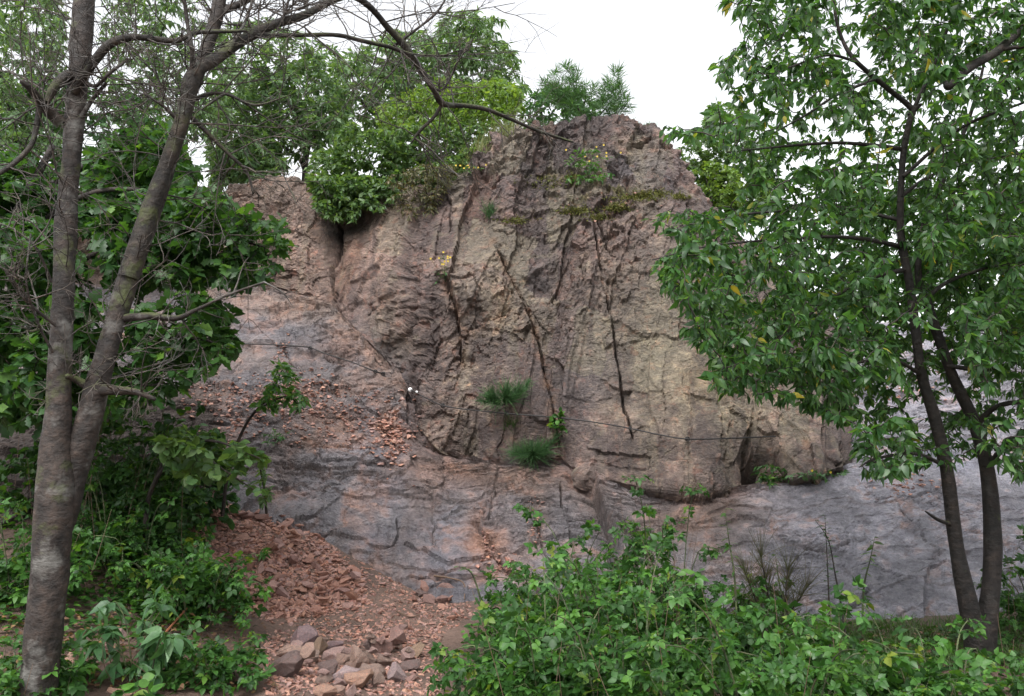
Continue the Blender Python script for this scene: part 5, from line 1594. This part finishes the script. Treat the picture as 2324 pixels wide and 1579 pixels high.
def scree():
    rng = np.random.default_rng(77)
    shapes = [hull_mesh(600 + k, 14, .55, 1.0 + .25 * (k % 3), M['scree'], bevel=False) for k in range(10)]
    placed = 0
    tries = 0
    bx = []
    while placed < 300 and tries < 3000:
        tries += 1
        px, py = rng.uniform(420, 1100), rng.uniform(1120, 1470)
        core = in_poly(np.array([px]), np.array([py]), CORE)[0]
        if not in_poly(np.array([px]), np.array([py]), SCREE)[0] or (not core and rng.uniform() > .25): continue
        q = ground_point(px, py)
        if q is None: continue
        w = (.045 + .065 * rng.uniform() ** 2.2) * (1.25 if core else .8)
        me_ = shapes[rng.integers(0, 10)]
        rot = Matrix.Rotation(rng.uniform(0, 6.28), 3, 'Z') @ Matrix.Rotation(rng.normal(0, .35), 3, 'X') @ Matrix.Rotation(rng.normal(0, .35), 3, 'Y')
        s = (w, w * rng.uniform(.6, 1), w * rng.uniform(.6, 1.1))
        z = set_down(me_, rot, s, q[0], q[1], .1)
        o = bpy.data.objects.new('scree_stone', me_)
        COL.objects.link(o)
        o.matrix_basis = Matrix.Translation((q[0], q[1], z)) @ rot.to_4x4() @ Matrix.Diagonal((*s, 1))
        zone = ('at the top of the scree fan under the leafy sprays' if py < 1195 else
                'along the edge where the scree fan meets the grey slab' if px > 700 and py < 1345 else
                'in the left half of the scree fan by the brambles' if px < 570 and py < 1345 else
                'in the middle of the scree fan' if py < 1345 else
                'at the foot of the scree fan left of the bare path' if px < 760 else
                'scattered on the bare path between the scree fan and the brambles')
        tag(o, 'angular reddish stone ' + zone, 'stone', 'scree stones below the slab')
        placed += 1
    # the rest of the fan: smaller chips
    acc = Acc()
    tm = []
    for k in range(8):
        me_ = hull_mesh(650 + k, 10, .5, 1.2, None, bevel=False)
        v = np.array([x.co[:] for x in me_.vertices]); t = np.array([tuple(p_.vertices) for p_ in me_.polygons])
        tm.append((v, t))
    n = 0
    pts = []
    for poly, cnt, s0, s1 in ((CORE, 5200, .02, .075), (SCREE, 5200, .012, .05), ([(600, 1579), (1000, 1579), (1000, 1430), (600, 1430)], 3000, .01, .05), ([(860, 1300), (1090, 1350), (1010, 1440), (850, 1460)], 900, .01, .03),
                              ([(560, 900), (700, 860), (760, 900), (700, 960), (600, 960)], 0, .02, .05)):
        px = rng.uniform(min(a for a, _ in poly), max(a for a, _ in poly), cnt * 3); py = rng.uniform(min(b_ for _, b_ in poly), max(b_ for _, b_ in poly), cnt * 3)
        k = in_poly(px, py, poly)
        px, py = px[k][:cnt], py[k][:cnt]
        ys = np.linspace(4.3, 9.8, 220)
        PP = P(px[:, None], py[:, None], ys[None])
        kk = np.argmax(PP[..., 2] <= ground(PP[..., 0], PP[..., 1]), 1)
        q = PP[np.arange(len(px)), kk][kk > 0]
        for a in q:
            v, t = tm[rng.integers(0, 8)]
            w = s0 + (s1 - s0) * rng.uniform() ** 2
            rot = np.array(Matrix.Rotation(rng.uniform(0, 6.28), 3, 'Z') @ Matrix.Rotation(rng.normal(0, .4), 3, 'X') @ Matrix.Rotation(rng.normal(0, .4), 3, 'Y'))
            vv = (v * np.array([w, w * rng.uniform(.6, 1), w * rng.uniform(.6, 1)])) @ rot.T + np.array([a[0], a[1], a[2] + w * .14])
            acc.add(vv, None, t, rng.uniform())
    o = acc.obj('scree', M['scree'], kind='stuff', smooth=False)
    o['label'] = 'small reddish chips and gravel spread over the scree fan and path'
    # crumbs caught on the slab ledges
    acc = Acc()
    for (cx, cy, sx, sy, cnt, s1) in [(895, 985, 22, 40, 150, .075), (850, 960, 40, 18, 90, .06), (620, 905, 90, 20, 220, .06), (770, 985, 90, 16, 130, .05), (540, 960, 50, 24, 110, .06), (660, 860, 50, 12, 60, .045), (850, 900, 50, 10, 50, .04), (890, 1010, 26, 16, 90, .06), (690, 895, 50, 22, 150, .06), (560, 900, 45, 18, 90, .05), (640, 800, 14, 30, 60, .05), (1140, 1290, 22, 16, 70, .06), (1110, 1240, 10, 20, 40, .06), (740, 940, 60, 20, 120, .05), (2060, 1100, 40, 14, 80, .05), (2080, 880, 50, 20, 60, .06), (1215, 1190, 10, 40, 50, .04), (480, 900, 40, 20, 60, .06), (1380, 470, 60, 25, 40, .05)]:
        for _ in range(cnt):
            q, nn = hit(cx + rng.normal(0, sx), cy + rng.normal(0, sy))
            if q is None: continue
            v, t = tm[rng.integers(0, 8)]
            w = .015 + (s1 - .015) * rng.uniform() ** 1.5
            rot = np.array(Matrix.Rotation(rng.uniform(0, 6.28), 3, 'Z') @ Matrix.Rotation(rng.normal(0, .5), 3, 'X'))
            acc.add((v * w) @ rot.T + q + nn * w * .12, None, t, rng.uniform())
    o = acc.obj('rubble', M['scree'], kind='stuff', smooth=False)
    o['label'] = 'loose reddish crumbs of rock caught on the ledges of the slab'


scree()

# ------------------------------------------------------------------ brambles and undergrowth
def bush(name, label, cat, px, py, Y, rx, ry, h, n, per, size, tmpl, key, mat, seed, n_ind, group, canes=7, droop=.30, wood='cane', zoff=0.0):
    """mound of leafy canes; (px, py) only fixes the sideways place, the foot stands on the ground"""
    p = P(px, py, Y)
    base = np.array([p[0], Y, float(ground(p[0], Y)) + zoff])
    rng = np.random.default_rng(seed)
    root = thing(name, label, cat, base, group)
    sk = []
    for k in range(canes):
        an = rng.uniform(0, 6.28)
        rr = rng.uniform(.5, 1.0)
        tip = base + np.array([math.cos(an) * rx * rr, math.sin(an) * ry * rr, h * rng.uniform(.6, 1.05) * (1.4 if k % 3 == 0 else 1)])
        b0 = base + np.array([math.cos(an) * rx * .25, math.sin(an) * ry * .25, -.02])
        mid = (b0 + tip) / 2 + np.array([0, 0, h * .35])
        w = catmull([b0, mid, tip, tip + (tip - mid) * .3 - np.array([0, 0, .10 * h])], 12)
        a = Acc(); tube(a, w, np.linspace(.0055, .002, 12), 5)
        a.obj('cane', M[wood], root)
        sk.append(w)
    d = rng.normal(0, 1, (n, 3)); d[:, 2] = np.abs(d[:, 2]); d /= np.linalg.norm(d, axis=1, keepdims=True)
    rad = rng.uniform(.35, 1.0, n) ** .5
    lump = .85 + .60 * vnoise(d[:, 0] * 2.2 + seed, d[:, 1] * 2.2, d[:, 2] * 2.2, seed)
    c = base + d * (rad * lump)[:, None] * np.array([rx, ry, h]) + np.array([0, 0, .03])
    tips_ = np.concatenate([w[4::2] + rng.normal(0, .05, (len(w[4::2]), 3)) for w in sk])
    c = np.concatenate([c, tips_])
    a = Acc()
    for _ in range(7):                                   # dead stems
        an = rng.uniform(0, 6.28)
        b0 = base + np.array([math.cos(an) * rx * .6, math.sin(an) * ry * .6, 0])
        tp = b0 + np.array([rng.normal(0, .16), rng.normal(0, .12), h * rng.uniform(.8, 1.35)])
        tube(a, catmull([b0, (b0 + tp) / 2 + rng.normal(0, .03, 3), tp], 7), np.linspace(.003, .0012, 7), 3, cap=False)
    a.obj('dead_stems', M['dead_wood'], root, kind='stuff')
    paths, pos, dd, nm = grow(np.concatenate(sk), c, per, .12, droop, .9, 1.0, .3, 4, seed + 1)
    pos[:, 2] = np.maximum(pos[:, 2], ground(pos[:, 0], pos[:, 1]) + .01)
    finish_plant(root, paths, pos, dd, nm, size, tmpl, key, mat, wood, .0022, n_ind, seed + 2, ns=3)
    return root


BR = 'brambles right of the path'
BL = 'brambles on the left bank'
for k, (lab, px, Y, rx, ry, h, n, ni, mat) in enumerate([
    ('bramble bush at the bottom centre, just right of the rock pile', 1245, 4.75, .58, .5, .60, 110, 240, 'bramble_leaf'),
    ('bramble bush at the bottom edge below the tallest weed stalk', 1420, 4.55, .70, .5, .62, 120, 250, 'bramble_leaf'),
    ('lighter green bramble bush at the bottom edge right of centre', 1760, 4.5, .72, .5, .55, 120, 250, 'fresh_leaf'),
    ('bramble bush in the bottom right corner of the picture', 2130, 4.5, .75, .5, .46, 110, 200, 'bramble_leaf'),
    ('bramble bush on the path edge above the rock pile', 1250, 6.0, .55, .6, .45, 85, 200, 'bramble_leaf'),
    ('tangled bramble bush in the middle of the right hand thicket', 1400, 5.7, .80, .6, .72, 140, 240, 'bramble_leaf'),
    ('bramble bush below the dry brown shrub', 1720, 5.8, .75, .6, .42, 100, 180, 'bramble_leaf'),
    ('bramble bush whose tips reach over the grey slab edge', 1260, 7.0, .7, .5, .55, 110, 160, 'bramble_leaf'),
    ('tallest bramble bush standing against the brown slab', 1500, 7.1, .62, .5, .92, 110, 180, 'bramble_leaf'),
    ('bramble bush at the right end of the thicket by the dry shrub', 1650, 7.2, .45, .4, .42, 60, 120, 'bramble_leaf')]):
    bush('bramble_bush', lab, 'bush', px, 1500, Y, rx, ry, h, int(n * 2.1), 5, .074, TRIF, 'tri_' + mat, mat, 700 + 7 * k, ni, BR, 9)
for k, (lab, px, Y, rx, ry, h, n, ni, mat, tm) in enumerate([
    ('bramble bush with pointed tip hanging onto the scree, left of the path', 440, 6.3, .46, .5, .42, 80, 180, 'bramble_leaf', TRIF),
    ('round leaved bramble bush on the bank above the red stick', 380, 6.45, .60, .45, .36, 80, 200, 'bramble_leaf', TRIF),
    ('bramble bush behind the foot of the left trunk', 60, 6.0, .55, .5, .55, 85, 150, 'bramble_leaf', TRIF),
    ('low leafy bush under the bottom left corner', 40, 4.75, .4, .35, .22, 45, 120, 'bramble_leaf', TRIF),
    ('dark bushy bramble at the top of the left bank', 250, 7.1, .7, .5, 1.0, 170, 150, 'oak_leaf', TRIF),
    ('tall dim grey green bush under the hazel spray', 320, 7.5, .6, .45, 1.05, 170, 120, 'oak_leaf', ROUND),
    ('dim grey green bush at the upper scree edge', 415, 8.1, .50, .40, .75, 130, 120, 'dark_leaf', ROUND),
    ('shaded bush in the dark hollow between trunk and cliff', 130, 7.9, .8, .5, 1.15, 170, 60, 'oak_leaf', ROUND),
    ('bramble bush covering the middle of the left bank', 290, 6.9, .7, .45, .62, 110, 200, 'bramble_leaf', TRIF),
    ('low weeds right of the nettle beside the pile', 480, 5.3, .30, .26, .18, 36, 140, 'bramble_leaf', TRIF),
    ('small trailing weeds in front of the orange brown boulder', 250, 4.62, .35, .2, .09, 24, 120, 'bramble_leaf', ROUND)]):
    bush('bramble_bush', lab, 'bush', px, 1500, Y, rx, ry, h, int(n * 1.9), 5, .074 if tm is TRIF else .07, tm, ('tri_' if tm is TRIF else 'rnd_') + mat, mat, 800 + 7 * k, ni, BL, 7)

for k, (lab, px, Y, rx, ry, h, n) in enumerate([('bramble bush beyond the right trunk at the foot of the right slab', 2420, 7.0, .8, .5, .6, 110), ('bramble bush at the far right below the overhanging tree', 2620, 5.6, .8, .6, .5, 110), ('leafy bush right of the neighbouring trunk', 2800, 6.9, .9, .5, .8, 120)]):
    bush('bramble_bush', lab, 'bush', px, 1500, Y, rx, ry, h, n, 6, .085, TRIF, 'tri_bramble_leaf', 'bramble_leaf', 860 + 7 * k, 0, BR, 7)
# nettle
bush('nettle', 'pale green nettle with long pointed leaves left of the rock pile', 'plant', 325, 1500, 5.15, .24, .2, .30, 22, 6, .095, NETTLE, 'nettle', 'nettle', 881, 110, None, 6, .5)
# dry brown shrub and weeds near the right slab
_p = P(1765, 1420, 7.0); _p[2] = ground(_p[0], _p[1]) - .02
broom('dry_shrub', 'brownish half bare shrub in front of the grey right slab', _p, [((-.24, 0, .55), .55, .30, 110), ((-.10, .05, .68), .5, .30, 110), ((.08, -.05, .6), .55, .30, 110), ((.24, 0, .45), .6, .28, 90)], 0, 0, 'dry_leaf', 885, .0024)


def weed(label, pts, Y, seed, size=.07, mat='fresh_leaf', tm=LANCE, nleaf=22, r=3.2, wood='cane', t0=.1):
    rng = np.random.default_rng(seed)
    b0 = P(pts[0][0], pts[0][1], Y)
    root = thing('weed_stalk', label, 'plant', (b0[0], Y, float(ground(b0[0], Y))), 'tall weeds in front of the right slab')
    w = P([p_[0] for p_ in pts], [p_[1] for p_ in pts], Y); w[0, 2] = root.location.z - .02
    w = catmull(w, 16)
    a = Acc(); tube(a, w, np.linspace(r * mpp(Y), .0015, 16), 5); a.obj('stalk', M[wood], root)
    t = np.linspace(t0, 1, nleaf) * 14.99
    k = t.astype(int); pos = w[k] + (w[k + 1] - w[k]) * (t - k)[:, None]
    an = np.arange(nleaf) * 2.4
    d = np.stack([np.cos(an), np.sin(an), rng.uniform(-.2, .5, nleaf)], -1)
    nm = np.array([0, 0, 1.]) + rng.normal(0, .3, (nleaf, 3))
    finish_plant(root, [], pos, d, nm, size, tm, 'weed_' + mat, mat, wood, 0, nleaf, seed)


weed('tall pale green stalk rising above the brambles to the brown slab', [(1672, 1400), (1668, 1320), (1655, 1230), (1645, 1155)], 6.6, 901)
weed('dark upright stalk with small leaves before the grey slab', [(1885, 1480), (1882, 1380), (1878, 1280), (1872, 1170)], 6.4, 903, .045, 'dark_leaf', SMALL, 26, 3.0, 'twig_dark', .4)
weed('dark leaning stalk right of the upright dark stalk', [(1925, 1470), (1912, 1390), (1895, 1300), (1880, 1225), (1850, 1180)], 6.4, 905, .045, 'dark_leaf', SMALL, 22, 3.0, 'twig_dark', .5)
weed('light green feathery weed furthest right before the slab', [(1955, 1400), (1960, 1340), (1975, 1270), (1985, 1220)], 6.8, 907, .08, 'mid_leaf', LANCE, 24)
weed('thin green stalk among the brambles right of the tallest bush', [(1795, 1400), (1770, 1330), (1760, 1260)], 6.6, 909, .05, 'mid_leaf', LANCE, 20)
weed('pale stalk poking out of the centre thicket', [(1405, 1560), (1400, 1480), (1402, 1420)], 4.7, 911, .05, 'fresh_leaf', LANCE, 16)
weed('pale flowering stalk at the bottom right of the thicket', [(1585, 1540), (1580, 1450), (1578, 1385)], 4.9, 913, .05, 'fresh_leaf', LANCE, 20)
weed('dark stalk sprouting through the brambles below the dry shrub', [(1560, 1579), (1565, 1500), (1570, 1450)], 4.6, 915, .04, 'bramble_leaf', LANCE, 10, 3, 'twig_dark', .6)
weed('green pointed shoot reaching over the slab from the path brambles', [(1110, 1360), (1075, 1310), (1040, 1285)], 7.2, 917, .06, 'fresh_leaf', LANCE, 18)


# sprays of leaves reaching out of the left bank
def spray(label, base, limbs, poly, n, y0, y1, mat, seed, size, tmpl=OVATE, key='spray', ni=150, per=7):
    root = thing('sapling', label, 'sapling', base)
    root.location.z = float(ground(root.location.x, root.location.y))
    S = []
    for k, l in enumerate(limbs): S.append(limb_obj('stem', l, 'twig_dark', root, 6, .1, seed + k))
    c = sample(poly, n, y0, y1, seed)
    paths, pos, d, nm = grow(np.concatenate(S), c, per, .1, .35, .9, 1.0, .2, 4, seed + 2)
    finish_plant(root, paths, pos, d, nm, size, tmpl, key, mat, 'twig_dark', .003, ni, seed + 3, ns=3)


bp_ = P(505, 1120, 8.2)
spray('young sapling with bright leaves against the middle of the slab', P(520, 1160, 8.0), [[(505, 1170, 8.0, 4), (520, 1060, 7.9, 4), (560, 960, 7.8, 3.5), (610, 900, 7.7, 3), (640, 840, 7.7, 2)], [(590, 925, 7.75, 2.5), (650, 900, 7.7, 2), (690, 930, 7.6, 1.2)]],
      [(600, 840), (640, 815), (685, 850), (670, 880), (700, 910), (690, 940), (650, 920), (600, 940), (570, 900), (610, 880)], 60, 7.4, 7.9, 'fresh_leaf', 921, .068, OVATE, 'spray_f', 150)
spray('hazel spray of round leaves leaning out of the left bank', P(330, 1200, 7.0), [[(330, 1230, 7.0, 6), (340, 1120, 6.9, 5), (400, 1030, 6.7, 4), (480, 1000, 6.5, 3), (590, 1040, 6.4, 1.5)], [(345, 1110, 6.9, 4), (390, 1000, 6.8, 3), (420, 970, 6.7, 2)], [(440, 1010, 6.6, 3), (500, 1060, 6.5, 2), (590, 1120, 6.4, 1.2)]],
      [(350, 1000), (400, 970), (500, 985), (560, 1010), (620, 1045), (560, 1060), (600, 1130), (560, 1100), (480, 1080), (430, 1100), (380, 1060)], 75, 6.2, 7.0, 'mid_leaf', 925, .08, ROUND, 'spray_h', 300)
spray('thin leafy twigs dangling at the scree top beside the slab', P(600, 1180, 8.4), [[(605, 1165, 8.4, 3), (600, 1110, 8.3, 2.5), (590, 1060, 8.2, 2)]],
      [(570, 1060), (610, 1060), (615, 1150), (585, 1140)], 14, 8.1, 8.4, 'mid_leaf', 929, .06, OVATE, 'spray_m', 80)

# low growth
def patch_points(poly, n, seed):
    rng = np.random.default_rng(seed)
    a = np.array(poly, float)
    px = rng.uniform(a[:, 0].min(), a[:, 0].max(), n * 3); py = rng.uniform(a[:, 1].min(), a[:, 1].max(), n * 3)
    k = in_poly(px, py, poly)
    px, py = px[k][:n], py[k][:n]
    ys = np.linspace(4.3, 9.0, 160)
    PP = P(px[:, None], py[:, None], ys[None])
    kk = np.argmax(PP[..., 2] <= ground(PP[..., 0], PP[..., 1]), 1)
    return PP[np.arange(len(px)), kk][kk > 0]


grass_patch('grass', 'soft green grass between the brambles and the right slab', patch_points([(1700, 1420), (2330, 1405), (2330, 1520), (1700, 1520)], 700, 941), 5200, .11, 'grass', 942, .5, .004)


def ground_cover(label, poly, n, size, mat, tm, seed, name='ground_cover'):
    pts = patch_points(poly, n, seed)
    rng = np.random.default_rng(seed)
    a = Acc()
    m = len(pts)
    pts = pts + np.stack([rng.normal(0, .03, m), rng.normal(0, .03, m), rng.uniform(.01, .09, m)], -1)
    an = rng.uniform(0, 6.28, m)
    d = np.stack([np.cos(an), np.sin(an), rng.uniform(-.3, .2, m)], -1)
    nm = np.array([0, 0, 1.]) + rng.normal(0, .4, (m, 3))
    add_leaves(a, tm, pts, frames(d, nm), size * rng.uniform(.6, 1.2, m), rng.uniform(0, 1, m))
    o = a.obj(name, M[mat], kind='stuff'); o['label'] = label


ground_cover('low creeping leaves covering the left bank', [(-40, 1180), (420, 1180), (500, 1330), (560, 1430), (430, 1440), (-40, 1450)], 1700, .06, 'bramble_leaf', ROUND, 951)
ground_cover('scattered small herbs on the bare brown ground by the nettle', [(-40, 1450), (430, 1440), (600, 1440), (580, 1579), (-40, 1579)], 420, .055, 'bramble_leaf', OVATE, 952)
ground_cover('brown dead leaves strewn between the plants of the left bank', [(-40, 1400), (600, 1400), (600, 1579), (-40, 1579)], 900, .05, 'dead_leaf', SMALL, 957, 'fallen_leaves')
ground_cover('low creeping leaves under the right hand thicket', [(1000, 1560), (1090, 1380), (1250, 1330), (1700, 1400), (2330, 1460), (2330, 1600), (1000, 1600)], 2600, .06, 'bramble_leaf', ROUND, 953)
ground_cover('fallen brown leaves on the ground by the right tree', [(1950, 1460), (2150, 1440), (2200, 1500), (1960, 1520)], 160, .05, 'dead_leaf', SMALL, 955, 'fallen_leaves')

# ------------------------------------------------------------------ sticks
def stick(label, pts, mat, r, name='stick'):
    w = []
    for px, py, dz in pts:
        q = ground_point(px, py)
        q = q if q is not None else P(px, py, 6)
        w.append(q + np.array([0, 0, dz]))
    w = catmull(w, 12)
    a = Acc(); tube(a, w, np.linspace(r, r * .5, 12), 6, .15, 3)
    o = a.obj(name, M[mat]); tag(o, label, 'stick')


stick('thin dead stick lying across the small heap of rocks', [(985, 1335, .12), (1020, 1345, .14), (1052, 1352, .12), (1054, 1368, .03)], 'dead_wood', .010)
stick('straight red brown stick lying in the left brambles', [(360, 1475, .06), (400, 1440, .10), (446, 1405, .16)], 'red_stick', .011)
stick('pale green fallen stem beside the red brown stick', [(300, 1470, .06), (350, 1430, .12), (405, 1395, .18)], 'cane', .009)
stick('thin twig on the gravel below the small heap', [(900, 1392, .02), (930, 1405, .02), (960, 1398, .02)], 'dead_wood', .006)
stick('thin twig standing against the lower left rocks of the pile', [(605, 1540, .05), (625, 1565, .03), (640, 1590, .02)], 'dead_wood', .006)

# ------------------------------------------------------------------ steel safety cables on the rock
def cable(label, pts, anchors, tagpt=None):
    pp = catmull(np.array(pts, float), len(pts) * 8)
    ys = np.array([hit(px, py)[0][1] for px, py in pp])
    pad = np.pad(ys, 7, mode='edge')
    lo = np.array([pad[k:k + 15].min() for k in range(len(ys))])          # taut over the bumps
    pad = np.pad(lo, 5, mode='edge')
    lo = np.array([pad[k:k + 11].mean() for k in range(len(ys))])
    w = P(pp[:, 0], pp[:, 1], np.minimum(lo, ys) - .05)
    root = thing('safety_cable', label, 'cable', w[0], 'steel cables fixed along the rock')
    a = Acc(); tube(a, w, .0085, 6); a.obj('wire', M['cable'], root)
    for px, py in anchors:
        q, n = hit(px, py)
        e = P(px, py, q[1] - .09)
        a = Acc(); tube(a, [q + np.array([0, .03, .02]), (q + e) / 2, e], .011, 6)
        th = np.linspace(0, 2 * math.pi, 12)
        tube(a, e + np.stack([np.cos(th) * .022, 0 * th - .005, np.sin(th) * .022], -1), .007, 5, cap=False)
        a.obj('anchor_bolt', M['cable'], root)
    return root


cable('short steel cable crossing the grey slab on the left', [(525, 778), (560, 780), (640, 783), (700, 788), (735, 801), (800, 822), (850, 842), (874, 848)], [(545, 780), (704, 790), (852, 843), (870, 848)])
rc = cable('long steel cable sagging across the foot of the buttress', [(932, 884), (965, 902), (1005, 920), (1060, 929), (1150, 938), (1270, 948), (1350, 958), (1430, 972), (1500, 987), (1560, 996), (1640, 995), (1760, 990)], [(932, 884), (1005, 920), (1150, 938), (1430, 972), (1560, 996)])
q, n = hit(931, 884)
_y = min(hit(931 + i, 884 + j)[0][1] for i in (-8, 0, 8) for j in (-8, 0, 8))
a = Acc(); e = P(931, 884, _y - .10)
th = np.linspace(0, 2 * math.pi, 17)[:-1]
tube(a, np.vstack([e + np.array([0, .012, 0]), e - np.array([0, .012, 0])]), .026, 16)
a.add(np.vstack([e + np.array([0, -.0125, 0]) + np.stack([np.cos(th), 0 * th, np.sin(th)], -1) * .0258, [e + np.array([0, -.0125, 0])]]), None, [(k, (k + 1) % 16, 16) for k in range(16)])
o = a.obj('marker_disc', M['white_tag'])
tag(o, 'small round white marker at the left end of the long cable', 'marker')
a = Acc(); e2 = P(946, 889, min(hit(946 + i, 889 + j)[0][1] for i in (-6, 0, 6) for j in (-6, 0, 6)) - .09); tube(a, [e2 + np.array([0, .01, 0]), e2 - np.array([0, .01, 0])], .013, 10); a.add(np.vstack([e2 + np.array([0, -.0105, 0]) + np.stack([np.cos(th), 0 * th, np.sin(th)], -1) * .0128, [e2 + np.array([0, -.0105, 0])]]), None, [(k, (k + 1) % 16, 16) for k in range(16)])
o = a.obj('marker_disc', M['white_tag'])
tag(o, 'tiny white marker just right of the larger round one', 'marker')
